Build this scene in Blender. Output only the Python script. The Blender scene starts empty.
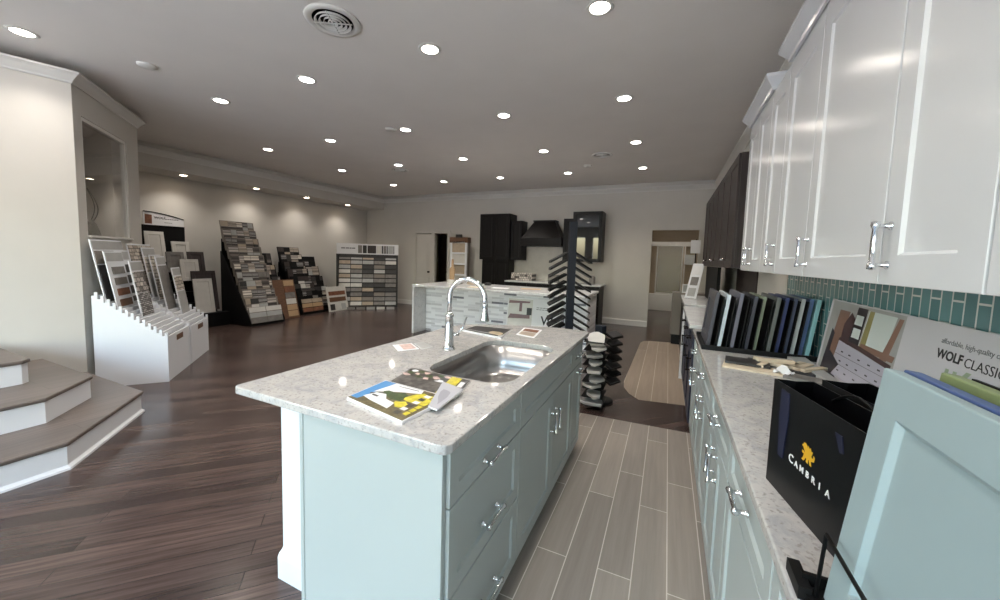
import bpy, bmesh, math, random
from mathutils import Vector, Matrix
random.seed(7)
C = bpy.context.scene.collection
PI = math.pi
W = {}            # world matrix of every object built here

# ------------------------------------------------------------------ materials
def lin(c):
    return tuple(((x/255)/12.92 if x/255 <= .04045 else ((x/255+.055)/1.055)**2.4) for x in c) + (1,)

def nodes(name):
    m = bpy.data.materials.new(name); m.use_nodes = True
    nt = m.node_tree
    return m, nt, nt.nodes['Principled BSDF']

def N(nt, t, **kw):
    n = nt.nodes.new(t)
    for k, v in kw.items(): setattr(n, k, v)
    return n

def pm(name, col, rough=.5, metal=0, var=0, scale=20, bump=0, spec=.5, coat=0, stretch=None):
    """plain material with a little procedural colour variation / bump"""
    m, nt, b = nodes(name)
    b.inputs['Base Color'].default_value = lin(col)
    b.inputs['Roughness'].default_value = rough
    b.inputs['Metallic'].default_value = metal
    b.inputs['Specular IOR Level'].default_value = spec
    if coat: b.inputs['Coat Weight'].default_value = coat; b.inputs['Coat Roughness'].default_value = .05
    if var or bump:
        tc = N(nt, 'ShaderNodeTexCoord'); nz = N(nt, 'ShaderNodeTexNoise')
        mp = N(nt, 'ShaderNodeMapping')
        if stretch: mp.inputs['Scale'].default_value = stretch
        nz.inputs['Scale'].default_value = scale; nz.inputs['Detail'].default_value = 6
        nt.links.new(tc.outputs['Object'], mp.inputs[0]); nt.links.new(mp.outputs[0], nz.inputs['Vector'])
        if var:
            mx = N(nt, 'ShaderNodeMix', data_type='RGBA')
            c = lin(col)
            mx.inputs[6].default_value = tuple(max(0, x*(1-var)) for x in c[:3]) + (1,)
            mx.inputs[7].default_value = tuple(min(1, x*(1+var)) for x in c[:3]) + (1,)
            rp = N(nt, 'ShaderNodeMapRange'); rp.inputs[1].default_value = .3; rp.inputs[2].default_value = .7
            nt.links.new(nz.outputs[0], rp.inputs[0]); nt.links.new(rp.outputs[0], mx.inputs[0])
            nt.links.new(mx.outputs[2], b.inputs['Base Color'])
        if bump:
            bp = N(nt, 'ShaderNodeBump'); bp.inputs['Strength'].default_value = bump; bp.inputs['Distance'].default_value = .01
            nt.links.new(nz.outputs[0], bp.inputs['Height']); nt.links.new(bp.outputs[0], b.inputs['Normal'])
    return m

def brickmat(name, c1, c2, mortar, bw, bh, ms, rough, axes='XY', rot=0, loc=(0, 0), offset=.5, grain=0, gscale=(2, 40), bump=.15, spec=.5, third=None, freq=2):
    """planks / tiles: axes picks which object coordinates run along and across the bricks"""
    m, nt, b = nodes(name)
    tc = N(nt, 'ShaderNodeTexCoord'); sp = N(nt, 'ShaderNodeSeparateXYZ'); cb = N(nt, 'ShaderNodeCombineXYZ')
    nt.links.new(tc.outputs['Object'], sp.inputs[0])
    nt.links.new(sp.outputs['XYZ'.index(axes[0])], cb.inputs[0]); nt.links.new(sp.outputs['XYZ'.index(axes[1])], cb.inputs[1])
    mp = N(nt, 'ShaderNodeMapping'); mp.inputs['Rotation'].default_value = (0, 0, rot); mp.inputs['Location'].default_value = (loc[0], loc[1], 0)
    nt.links.new(cb.outputs[0], mp.inputs[0])
    br = N(nt, 'ShaderNodeTexBrick'); br.offset = offset; br.offset_frequency = freq
    br.inputs['Color1'].default_value = lin(c1); br.inputs['Color2'].default_value = lin(c2); br.inputs['Mortar'].default_value = lin(mortar)
    br.inputs['Scale'].default_value = 1; br.inputs['Mortar Size'].default_value = ms; br.inputs['Mortar Smooth'].default_value = .1
    br.inputs['Brick Width'].default_value = bw; br.inputs['Row Height'].default_value = bh; br.inputs['Bias'].default_value = 0
    nt.links.new(mp.outputs[0], br.inputs['Vector'])
    col = br.outputs['Color']
    if grain:
        m2 = N(nt, 'ShaderNodeMapping'); m2.inputs['Scale'].default_value = (gscale[0], gscale[1], 1)
        nt.links.new(mp.outputs[0], m2.inputs[0])
        nz = N(nt, 'ShaderNodeTexNoise'); nz.inputs['Scale'].default_value = 1; nz.inputs['Detail'].default_value = 8; nz.inputs['Roughness'].default_value = .65
        nt.links.new(m2.outputs[0], nz.inputs['Vector'])
        mr = N(nt, 'ShaderNodeMapRange'); mr.inputs[1].default_value = .3; mr.inputs[2].default_value = .7
        mr.inputs[3].default_value = 1-grain; mr.inputs[4].default_value = 1+grain
        nt.links.new(nz.outputs[0], mr.inputs[0])
        mx = N(nt, 'ShaderNodeMix', data_type='RGBA', blend_type='MULTIPLY'); mx.inputs[0].default_value = 1
        nt.links.new(col, mx.inputs[6]); nt.links.new(mr.outputs[0], mx.inputs[7]); col = mx.outputs[2]
    nt.links.new(col, b.inputs['Base Color'])
    b.inputs['Roughness'].default_value = rough; b.inputs['Specular IOR Level'].default_value = spec
    if bump:
        bp = N(nt, 'ShaderNodeBump', invert=True); bp.inputs['Strength'].default_value = bump; bp.inputs['Distance'].default_value = .004
        nt.links.new(br.outputs['Fac'], bp.inputs['Height']); nt.links.new(bp.outputs[0], b.inputs['Normal'])
    return m

def stripmosaic(name):
    m, nt, b = nodes(name)
    tc = N(nt, 'ShaderNodeTexCoord'); sp = N(nt, 'ShaderNodeSeparateXYZ'); cb = N(nt, 'ShaderNodeCombineXYZ'); br = N(nt, 'ShaderNodeTexBrick'); rp = N(nt, 'ShaderNodeValToRGB')
    nt.links.new(tc.outputs['Object'], sp.inputs[0]); nt.links.new(sp.outputs[0], cb.inputs[0]); nt.links.new(sp.outputs[2], cb.inputs[1]); nt.links.new(cb.outputs[0], br.inputs['Vector'])
    br.inputs['Color1'].default_value = (0, 0, 0, 1); br.inputs['Color2'].default_value = (1, 1, 1, 1); br.inputs['Mortar'].default_value = (.6, .6, .6, 1)
    br.inputs['Scale'].default_value = 1; br.inputs['Mortar Size'].default_value = .0025; br.inputs['Brick Width'].default_value = .24; br.inputs['Row Height'].default_value = .042; br.offset = .37; br.offset_frequency = 2
    e = rp.color_ramp.elements; e[0].position = 0; e[0].color = lin((104, 106, 118)); e[1].position = 1; e[1].color = lin((246, 247, 250))
    for p, c in ((.06, (128, 130, 142)), (.09, (206, 206, 210)), (.45, (228, 229, 234)), (.6, (240, 241, 245))): q = e.new(p); q.color = lin(c)
    nt.links.new(br.outputs['Color'], rp.inputs[0]); nt.links.new(rp.outputs[0], b.inputs['Base Color']); b.inputs['Roughness'].default_value = .3
    return m

def speckle(name, c1, c2, c3, s1=7, s2=60, rough=.12):
    m, nt, b = nodes(name)
    tc = N(nt, 'ShaderNodeTexCoord')
    n1 = N(nt, 'ShaderNodeTexNoise'); n1.inputs['Scale'].default_value = s1; n1.inputs['Detail'].default_value = 9; n1.inputs['Roughness'].default_value = .72; n1.inputs['Distortion'].default_value = .8
    n2 = N(nt, 'ShaderNodeTexNoise'); n2.inputs['Scale'].default_value = s2; n2.inputs['Detail'].default_value = 4
    for n in (n1, n2): nt.links.new(tc.outputs['Object'], n.inputs['Vector'])
    r1 = N(nt, 'ShaderNodeValToRGB'); e = r1.color_ramp.elements
    e[0].position = .36; e[0].color = lin(c2); e[1].position = .56; e[1].color = lin(c1)
    r2 = N(nt, 'ShaderNodeMapRange'); r2.inputs[1].default_value = .56; r2.inputs[2].default_value = .68
    nt.links.new(n1.outputs[0], r1.inputs[0]); nt.links.new(n2.outputs[0], r2.inputs[0])
    mx = N(nt, 'ShaderNodeMix', data_type='RGBA'); mx.inputs[7].default_value = lin(c3)
    nt.links.new(r2.outputs[0], mx.inputs[0]); nt.links.new(r1.outputs[0], mx.inputs[6]); nt.links.new(mx.outputs[2], b.inputs['Base Color'])
    b.inputs['Roughness'].default_value = rough
    return m

def emit(name, col, s):
    m = bpy.data.materials.new(name); m.use_nodes = True; nt = m.node_tree; nt.nodes.clear()
    e = N(nt, 'ShaderNodeEmission'); o = N(nt, 'ShaderNodeOutputMaterial')
    e.inputs[0].default_value = lin(col); e.inputs[1].default_value = s; nt.links.new(e.outputs[0], o.inputs[0]); return m

def glassmat(name, tint=(255, 255, 255), rough=0, base=.05):
    """thin pane: mostly clear, more mirror-like at grazing angles, the same from both sides"""
    m = bpy.data.materials.new(name); m.use_nodes = True; nt = m.node_tree; nt.nodes.clear()
    t = N(nt, 'ShaderNodeBsdfTransparent'); g = N(nt, 'ShaderNodeBsdfGlossy'); f = N(nt, 'ShaderNodeLayerWeight'); x = N(nt, 'ShaderNodeMixShader'); o = N(nt, 'ShaderNodeOutputMaterial')
    p = N(nt, 'ShaderNodeMath', operation='POWER'); q = N(nt, 'ShaderNodeMath', operation='MULTIPLY_ADD')
    t.inputs[0].default_value = lin(tint); g.inputs['Roughness'].default_value = rough; f.inputs[0].default_value = .5
    p.inputs[1].default_value = 4; q.inputs[1].default_value = 1-base; q.inputs[2].default_value = base
    nt.links.new(f.outputs['Facing'], p.inputs[0]); nt.links.new(p.outputs[0], q.inputs[0]); nt.links.new(q.outputs[0], x.inputs[0])
    nt.links.new(t.outputs[0], x.inputs[1]); nt.links.new(g.outputs[0], x.inputs[2]); nt.links.new(x.outputs[0], o.inputs[0]); return m

LAMP = 42
M = dict(
    wall=pm('wall paint greige', (205, 201, 194), .75, var=.02, scale=3, bump=.03),
    ceil=pm('ceiling paint', (236, 232, 228), .85, var=.02, scale=2),
    trim=pm('white trim paint', (222, 220, 215), .4, var=.01, scale=4),
    wood=brickmat('dark hardwood planks', (80, 65, 60), (56, 45, 43), (25, 19, 19), 1.25, .10, .0016, .24, 'XY', -.80, (0, .03), .37, .55, (2.0, 42), .12, third=None),
    tile=brickmat('wood look floor tile', (150, 141, 132), (134, 126, 119), (205, 199, 190), .90, .1495, .0024, .42, 'YX', 0, (.1, .0715), .36, .12, (1.6, 30), .2),
    matgrain=brickmat('inlay floor tile', (150, 134, 118), (134, 120, 106), (200, 188, 172), 4.0, .160, .0028, .5, 'YX', 0, (.1, .0815), .36, .12, (1.6, 30), .2),
    teal=brickmat('teal glass tile', (88, 128, 132), (106, 148, 150), (205, 214, 212), .150, .0535, .0034, .12, 'ZY', 0, (.068, 0), .5, .08, (3, 9), .3),
    mosaic=stripmosaic('stone strip mosaic'),
    quartz=speckle('grey white quartz', (194, 191, 187), (170, 170, 171), (158, 154, 150), 14, 90, .07),
    quartzw=speckle('white quartz', (226, 226, 226), (210, 210, 212), (200, 200, 200), 4, 40, .15),
    aqua=pm('pale aqua cabinet paint', (171, 179, 178), .38, var=.01, scale=3),
    white=pm('white cabinet paint', (214, 216, 219), .18, var=.01, scale=3),
    whitep=pm('white laminate', (226, 228, 232), .45, var=.01, scale=3),
    espresso=pm('espresso stained wood', (15, 12, 12), .42, spec=.25, var=.25, scale=6, stretch=(8, 8, .6)),
    brownwood=pm('dark brown grained wood', (52, 43, 42), .5, var=.4, scale=5, stretch=(14, 14, .7)),
    navy=pm('navy cabinet paint', (30, 38, 60), .4, var=.03, scale=4),
    greige=pm('greige panel', (126, 118, 110), .5, var=.04, scale=5),
    black=pm('black painted metal', (12, 12, 13), .5, spec=.25, var=.1, scale=30),
    slate=pm('dark blue grey metal', (34, 38, 46), .5, spec=.3),
    gloss=pm('black board', (6, 6, 7), .6, spec=.2),
    bag=pm('black coated paper', (10, 10, 12), .3, spec=.3, var=.05, scale=9, bump=.05),
    chrome=pm('polished chrome', (225, 227, 230), .08, 1),
    steel=pm('brushed stainless steel', (180, 178, 176), .28, 1, var=.04, scale=30, stretch=(1, 30, 30)),
    bronze=pm('dark bronze', (40, 34, 30), .35, .8),
    ribbon=pm('blue black satin ribbon', (30, 32, 54), .35),
    gold=pm('gold print', (214, 164, 40), .4),
    inkw=pm('white print', (225, 225, 225), .5),
    inkk=pm('black print', (30, 30, 32), .5),
    inkg=pm('grey print', (110, 110, 112), .5),
    sagep=pm('sage print', (160, 176, 148), .6),
    paper=pm('white paper', (228, 228, 230), .55, var=.02, scale=12),
    foam=pm('white poster board', (206, 204, 208), .5, var=.01, scale=3),
    tread=brickmat('grey stair tread planks', (112, 101, 95), (96, 87, 82), (70, 62, 58), 1.2, .13, .0015, .4, 'XY', PI/2, (0, 0), .4, .18, (2, 40), .1),
    lens=emit('lamp lens', (255, 244, 232), LAMP),
    lens2=emit('small lamp lens', (255, 232, 205), LAMP*.8),
    glass=glassmat('clear glass'),
    frost=glassmat('frosted shower glass', (225, 222, 214), .35, .18),
    dglass=pm('dark cabinet glass', (14, 15, 16), .03, spec=.9),
    tan=pm('tan wood', (176, 146, 112), .55, var=.12, scale=12, stretch=(1, 8, 8)),
    cream=pm('cream painted wood', (214, 198, 174), .5, var=.05, scale=20),
    brown=pm('brown wood', (104, 74, 54), .5, var=.2, scale=9, stretch=(1, 1, 6)),
    beige=pm('beige tile', (170, 155, 136), .3, var=.1, scale=9),
    dark=pm('dark slate', (48, 46, 46), .5, var=.2, scale=14),
    midgrey=pm('mid grey stone', (120, 116, 112), .5, var=.2, scale=14),
    ltgrey=pm('light grey tile', (168, 168, 166), .4, var=.08, scale=10),
    offwhite=pm('off white tile', (205, 202, 196), .4, var=.05, scale=10),
    rust=pm('rust brown stone', (120, 78, 56), .6, var=.3, scale=16),
    showerwall=brickmat('beige shower wall', (186, 170, 148), (180, 164, 142), (160, 146, 126), 3, 3, .001, .15, 'XZ', bump=0),
    paving=pm('pale concrete forecourt', (176, 174, 170), .9, var=.08, scale=3),  # unseen outdoor ground, made pale to bounce daylight onto the ceiling
    plant=pm('dark leaf', (48, 52, 40), .6, var=.2, scale=10),
)
def mosaicmat(name, c1, c2, c3, bw, bh, mo=(60, 56, 54)):
    return brickmat(name, c1, c2, mo, bw, bh, .004, .4, 'XZ', 0, (0, 0), .5, .35, (20, 25), .2)
SW = [mosaicmat('chip mosaic warm', (206, 194, 180), (104, 88, 80), None, .07, .03),
      mosaicmat('chip mosaic grey', (216, 214, 212), (84, 80, 80), None, .05, .02),
      mosaicmat('chip mosaic light', (214, 206, 194), (150, 136, 122), None, .09, .045),
      mosaicmat('chip mosaic dark', (120, 110, 104), (40, 36, 36), None, .08, .03),
      mosaicmat('chip mosaic mixed', (224, 216, 208), (54, 46, 44), None, .06, .05)]
PLAIN = ['offwhite', 'offwhite', 'ltgrey', 'ltgrey', 'midgrey', 'beige', 'dark', 'dark']

# ------------------------------------------------------------------ mesh helpers (all in world or local coordinates of the caller)
def newbm(): return bmesh.new()

def box(bm, a, b, mi=0, Mx=None):
    x0, y0, z0 = a; x1, y1, z1 = b
    v = [bm.verts.new(p) for p in ((x0, y0, z0), (x1, y0, z0), (x1, y1, z0), (x0, y1, z0), (x0, y0, z1), (x1, y0, z1), (x1, y1, z1), (x0, y1, z1))]
    for f in ((0, 3, 2, 1), (4, 5, 6, 7), (0, 1, 5, 4), (1, 2, 6, 5), (2, 3, 7, 6), (3, 0, 4, 7)):
        bm.faces.new([v[i] for i in f]).material_index = mi
    if Mx: bmesh.ops.transform(bm, matrix=Mx, verts=v)
    return v

def prism(bm, pts, z0, z1, mi=0, Mx=None):
    """polygon pts (x,y) extruded z0..z1"""
    lo = [bm.verts.new((x, y, z0)) for x, y in pts]; hi = [bm.verts.new((x, y, z1)) for x, y in pts]
    fs = [bm.faces.new(lo[::-1]), bm.faces.new(hi)]
    n = len(pts)
    for i in range(n): fs.append(bm.faces.new((lo[i], lo[(i+1) % n], hi[(i+1) % n], hi[i])))
    for f in fs: f.material_index = mi
    if Mx: bmesh.ops.transform(bm, matrix=Mx, verts=lo+hi)
    return lo+hi

def lathe(bm, prof, seg=20, Mx=None, mi=0, smooth=True, cap=True):
    rings = []
    vs = []
    for r, z in prof:
        ring = [bm.verts.new((r*math.cos(2*PI*k/seg), r*math.sin(2*PI*k/seg), z)) for k in range(seg)]
        rings.append(ring); vs += ring
    for a, b in zip(rings, rings[1:]):
        for k in range(seg):
            f = bm.faces.new((a[k], a[(k+1) % seg], b[(k+1) % seg], b[k])); f.smooth = smooth; f.material_index = mi
    if cap:
        f = bm.faces.new(rings[0][::-1]); f.material_index = mi
        f = bm.faces.new(rings[-1]); f.material_index = mi
    if Mx: bmesh.ops.transform(bm, matrix=Mx, verts=vs)
    return vs

def tube(bm, pts, r, seg=10, mi=0, Mx=None):
    """round bar along a polyline; r a number or one per point"""
    P = [Vector(p) for p in pts]; rs = r if isinstance(r, (list, tuple)) else [r]*len(P)
    rings = []; vs = []
    up = Vector((0, 0, 1))
    prev = None
    for i, p in enumerate(P):
        t = (P[min(i+1, len(P)-1)]-P[max(i-1, 0)]).normalized()
        if prev is None:
            s = t.cross(up)
            if s.length < .05: s = t.cross(Vector((1, 0, 0)))
            s.normalize()
        else:
            s = (prev - t*prev.dot(t)).normalized()
        prev = s; q = t.cross(s)
        ring = [bm.verts.new(p+(s*math.cos(2*PI*k/seg)+q*math.sin(2*PI*k/seg))*rs[i]) for k in range(seg)]
        rings.append(ring); vs += ring
    for a, b in zip(rings, rings[1:]):
        for k in range(seg):
            f = bm.faces.new((a[k], a[(k+1) % seg], b[(k+1) % seg], b[k])); f.smooth = True; f.material_index = mi
    for rg in (rings[0][::-1], rings[-1]): bm.faces.new(rg).material_index = mi
    if Mx: bmesh.ops.transform(bm, matrix=Mx, verts=vs)
    return vs

def sweep(bm, prof, path, mi=0):
    """profile [(d,z)] pushed to the right of a horizontal path with mitred corners"""
    n = len(path); rows = []
    for i, (x, y) in enumerate(path):
        d0 = (Vector(path[i])-Vector(path[i-1])).normalized() if i > 0 else None
        d1 = (Vector(path[i+1])-Vector(path[i])).normalized() if i < n-1 else None
        d0 = d0 or d1; d1 = d1 or d0
        n0 = Vector((d0.y, -d0.x)); n1 = Vector((d1.y, -d1.x)); m = (n0+n1); m = m/ max(.2, m.dot(n0))
        rows.append([bm.verts.new((x+m.x*d, y+m.y*d, z)) for d, z in prof])
    k = len(prof)
    for a, b in zip(rows, rows[1:]):
        for j in range(k): bm.faces.new((a[j], a[(j+1) % k], b[(j+1) % k], b[j])).material_index = mi
    bm.faces.new(rows[0]).material_index = mi; bm.faces.new(rows[-1][::-1]).material_index = mi

def frameM(o, u, v, n):
    u, v, n = Vector(u), Vector(v), Vector(n)
    return Matrix(((u.x, v.x, n.x, o[0]), (u.y, v.y, n.y, o[1]), (u.z, v.z, n.z, o[2]), (0, 0, 0, 1)))

def shaker(bm, w, h, t, fr, rec, Mx, mi=0, bev=.007):
    """shaker front in (u,v,n): back at n=0, face at n=t, recessed centre panel"""
    def rect(x0, y0, x1, y1, n): return [bm.verts.new(p) for p in ((x0, y0, n), (x1, y0, n), (x1, y1, n), (x0, y1, n))]
    c = .0015
    A = rect(0, 0, w, h, 0); A2 = rect(0, 0, w, h, t-c); B = rect(c, c, w-c, h-c, t); D = rect(fr, fr, w-fr, h-fr, t); E_ = rect(fr+bev, fr+bev, w-fr-bev, h-fr-bev, t-rec)
    fs = [bm.faces.new(A[::-1]), bm.faces.new(E_)]
    for p, q in ((A, A2), (A2, B), (B, D), (D, E_)):
        for i in range(4): fs.append(bm.faces.new((p[i], p[(i+1) % 4], q[(i+1) % 4], q[i])))
    for f in fs: f.material_index = mi
    vs = A+A2+B+D+E_
    bmesh.ops.transform(bm, matrix=Mx, verts=vs)
    return vs

def rrect(x0, y0, x1, y1, r, k=6):
    out = []
    for cx, cy, a0 in ((x1-r, y0+r, -PI/2), (x1-r, y1-r, 0), (x0+r, y1-r, PI/2), (x0+r, y0+r, PI)):
        for i in range(k+1):
            a = a0+PI/2*i/k; out.append((cx+r*math.cos(a), cy+r*math.sin(a)))
    return out

def slab_with_hole(bm, outer, inner, z0, z1, mi=0):
    def loop(pts):
        v = [bm.verts.new((x, y, z1)) for x, y in pts]
        return v, [bm.edges.new((v[i], v[(i+1) % len(v)])) for i in range(len(v))]
    vo, eo = loop(outer); vi, ei = loop(inner)
    r = bmesh.ops.triangle_fill(bm, edges=eo+ei, use_beauty=True, use_dissolve=False)
    fs = [f for f in r['geom'] if isinstance(f, bmesh.types.BMFace)]
    for f in fs:
        f.material_index = mi
        if f.normal.z < 0: f.normal_flip()
    m = {v: bm.verts.new((v.co.x, v.co.y, z0)) for v in vo+vi}
    for f in fs: bm.faces.new([m[v] for v in reversed(f.verts)]).material_index = mi
    for L in (vo, vi):
        for i in range(len(L)):
            a, b = L[i], L[(i+1) % len(L)]; bm.faces.new((a, b, m[b], m[a])).material_index = mi

def text(bm, body, size, Mx, mi=0, bold=0, align='LEFT', ext=.0004, spacing=1):
    cu = bpy.data.curves.new('txt', 'FONT'); cu.body = body; cu.size = size; cu.align_x = align; cu.offset = bold; cu.extrude = ext; cu.space_character = spacing; cu.resolution_u = 3
    o = bpy.data.objects.new('txt', cu); C.objects.link(o)
    dg = bpy.context.evaluated_depsgraph_get()
    me = bpy.data.meshes.new_from_object(o.evaluated_get(dg))
    n0 = len(bm.verts); f0 = len(bm.faces)
    bm.from_mesh(me); bm.verts.ensure_lookup_table(); bm.faces.ensure_lookup_table()
    bmesh.ops.transform(bm, matrix=Mx, verts=bm.verts[n0:])
    for f in bm.faces[f0:]: f.material_index = mi
    bpy.data.objects.remove(o); bpy.data.curves.remove(cu); bpy.data.meshes.remove(me)

# ------------------------------------------------------------------ object helpers
def props(o, label=None, cat=None, group=None, kind=None):
    if label: o['label'] = label
    if cat: o['category'] = cat
    if group: o['group'] = group
    if kind: o['kind'] = kind

def thing(name, label, cat, loc=(0, 0, 0), rz=0, group=None):
    o = bpy.data.objects.new(name, None); C.objects.link(o); o.empty_display_size = .05
    o.location = loc; o.rotation_euler = (0, 0, rz)
    W[o] = Matrix.Translation(loc) @ Matrix.Rotation(rz, 4, 'Z')
    props(o, label, cat, group); return o

def obj(name, bm, mats, parent=None, label=None, cat=None, group=None, kind=None, loc=None, bevel=0, recalc=True, local=False, solid=0, smooth=False):
    """bm in world coordinates (or local=True) -> one mesh object, origin at its parent's base (or at loc)"""
    if recalc: bmesh.ops.recalc_face_normals(bm, faces=bm.faces)
    Wm = W[parent] if parent is not None else Matrix.Translation(loc or (0, 0, 0))
    if not local: bmesh.ops.transform(bm, matrix=Wm.inverted(), verts=bm.verts)
    me = bpy.data.meshes.new(name); bm.to_mesh(me); bm.free()
    for m in (mats if isinstance(mats, (list, tuple)) else [mats]): me.materials.append(M[m] if isinstance(m, str) else m)
    if smooth:
        for p in me.polygons: p.use_smooth = True
    o = bpy.data.objects.new(name, me); C.objects.link(o)
    if parent is not None: o.parent = parent
    elif loc: o.location = loc
    W[o] = Wm
    if solid:
        md = o.modifiers.new('s', 'SOLIDIFY'); md.thickness = solid; md.offset = 0
    if bevel:
        md = o.modifiers.new('b', 'BEVEL'); md.width = bevel; md.segments = 2; md.limit_method = 'ANGLE'; md.angle_limit = .7
    props(o, label, cat, group, kind); return o

def struct(name, bm, mats, **k): return obj(name, bm, mats, None, kind='structure', **k)
def bxo(name, a, b, mats, parent=None, **k):
    bm = newbm(); box(bm, a, b); return obj(name, bm, mats, parent, **k)

def copy_tree(o, loc, rz=0, label=None, group=None):
    def cp(x, par):
        c = x.copy(); C.objects.link(c)
        if par is not None: c.parent = par
        for ch in x.children: cp(ch, c)
        return c
    r = cp(o, None); r.location = loc; r.rotation_euler = (0, 0, rz)
    if label: r['label'] = label
    if group: r['group'] = group
    W[r] = Matrix.Translation(loc) @ Matrix.Rotation(rz, 4, 'Z')
    return r

ORD = ['first', 'second', 'third', 'fourth', 'fifth', 'sixth', 'seventh', 'eighth', 'ninth', 'tenth', 'eleventh', 'twelfth', 'thirteenth']

# ================================================================== ROOM
H = 3.183
XR, XL, YB, YF = .84, -8.6, 8.86, -2.8
bm = newbm(); box(bm, (XL-.3, YF-.3, -.12), (XR+.3, 13, 0)); struct('floor', bm, 'wood')
# tiled strip between island and counter, and the inlay of the second kitchen
bm = newbm(); prism(bm, [(-1.3, YF+.3), (.32, YF+.3), (.32, 3.475), (-1.3, 3.425)], 0, .004); struct('floor_tile', bm, 'tile')
bm = newbm()
pts = [(.32, 4.16), (.32, 7.38), (-.22, 7.30), (-.33, 7.22), (-.375, 7.05), (-.405, 4.62), (-.385, 4.42), (-.31, 4.22), (-.2, 4.08)]
prism(bm, pts, 0, .004); struct('floor_inlay', bm, 'matgrain')
bm = newbm(); box(bm, (XL-.3, YF-.3, H), (XR+.3, 13, H+.15)); struct('ceiling', bm, 'ceil')
# soffit along the left wall
bm = newbm(); box(bm, (XL-.1, 2.9, 2.79), (-7.93, YB+.02, H+.02)); struct('ceiling_soffit', bm, 'wall')
# right wall with the hall beyond
bm = newbm(); box(bm, (XR, YF-.3, 0), (XR+.15, 13, H)); struct('wall_right', bm, 'wall')
bm = newbm(); box(bm, (XL-.15, YF-.3, 0), (XL, 13, H)); struct('wall_left', bm, 'wall')
# back wall with two openings
bm = newbm()
D0, D1, DH = -6.74, -5.63, 2.10
O0, O1, OH = -.36, .56, 2.16
for a, b in (((XL, 0), (D0, H)), ((D1, 0), (O0, H)), ((O1, 0), (XR, H)), ((D0, DH), (D1, H)), ((O0, OH), (O1, H))):
    box(bm, (a[0], YB, a[1]), (b[0], YB+.13, b[1]))
struct('wall_back', bm, 'wall')
# hall behind the back wall
bm = newbm(); box(bm, (XL, 12.95, 0), (XR, 13.1, H)); struct('wall_hall', bm, 'showerwall')
bm = newbm(); box(bm, (-1.2, YB+.13, 0), (-1.1, 12.95, H)); box(bm, (-4.6, YB+.13, 0), (-4.5, 12.95, H)); struct('wall_partition', bm, 'wall')
# front wall (behind the viewpoint): big shop windows
bm = newbm()
WN = [(-6.1, -4.0), (-3.7, -1.6), (-1.3, .65)]
edges = [XL] + [e for w in WN for e in w] + [XR]
for i in range(0, len(edges), 2): box(bm, (edges[i], YF-.15, 0), (edges[i+1], YF, H))
for a, b in WN:
    box(bm, (a, YF-.15, 0), (b, YF, .25)); box(bm, (a, YF-.15, 2.7), (b, YF, H))
struct('wall_front', bm, 'wall')
for i, (a, b) in enumerate(WN):
    bm = newbm()
    for x in (a, (a+b)/2-.03, b-.06): box(bm, (x, YF-.12, .25), (x+.06, YF-.04, 2.7))
    box(bm, (a, YF-.12, .25), (b, YF-.04, .31)); box(bm, (a, YF-.12, 2.64), (b, YF-.04, 2.7))
    struct('window_%d' % (i+1), bm, 'trim')
bm = newbm(); box(bm, (-40, -60, -.5), (40, YF-.4, -.4)); struct('ground_outside', bm, 'paving')

# near partition beside the steps, and the angled wall with the interior window
NC, FC = Vector((-5.30, 1.63)), Vector((-6.427, 2.551))
dN = Vector((-.3365, -.9417)); dA = (FC-NC).normalized(); nA = Vector((-dA.y, dA.x)); nA = -nA if nA.y < 0 else nA
nN = Vector((.9417, -.3365))
NB = NC + dN*4.7
bm = newbm(); th = .14
prism(bm, [tuple(NC), tuple(NC - nN*th + dN*.02), tuple(NB - nN*th), tuple(NB)], 0, 3.1); struct('wall_near', bm, 'wall')
def AW(u, n, z): p = NC + dA*u + nA*n; return (p.x, p.y, z)
MA = frameM(AW(0, 0, 0), (dA.x, dA.y, 0), (0, 0, 1), (nA.x, nA.y, 0))     # (u, z, n)
LW = (FC-NC).length
bm = newbm(); u0, u1, z0w, z1w = .147, 1.13, 1.54, 2.74
for a, b in (((0, 0), (u0, 3.1)), ((u1, 0), (LW, 3.1)), ((u0, 0), (u1, z0w)), ((u0, z1w), (u1, 3.1))):
    box(bm, (a[0], a[1], -.14), (b[0], b[1], 0), 0, MA)
struct('wall_angled', bm, 'wall')
bm = newbm(); prism(bm, [tuple(FC), (-8.6, 2.86), (-8.6, 2.72), (FC.x-.13, FC.y-.08)], 0, 3.1); struct('wall_return', bm, 'wall')
bm = newbm()
box(bm, (u0, z0w, -.05), (u0+.035, z1w, -.01), 0, MA); box(bm, (u1-.035, z0w, -.05), (u1, z1w, -.01), 0, MA)
box(bm, (u0+.035, z1w-.035, -.05), (u1-.035, z1w, -.01), 0, MA); box(bm, (u0, z0w, -.12), (u1, z0w+.02, .03), 0, MA)
wf = struct('window_4', bm, 'trim')
bm = newbm(); box(bm, (u0+.035, z0w+.02, -.034), (u1-.035, z1w-.035, -.028), 0, MA); g = obj('window_pane', bm, 'glass', wf)

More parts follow.
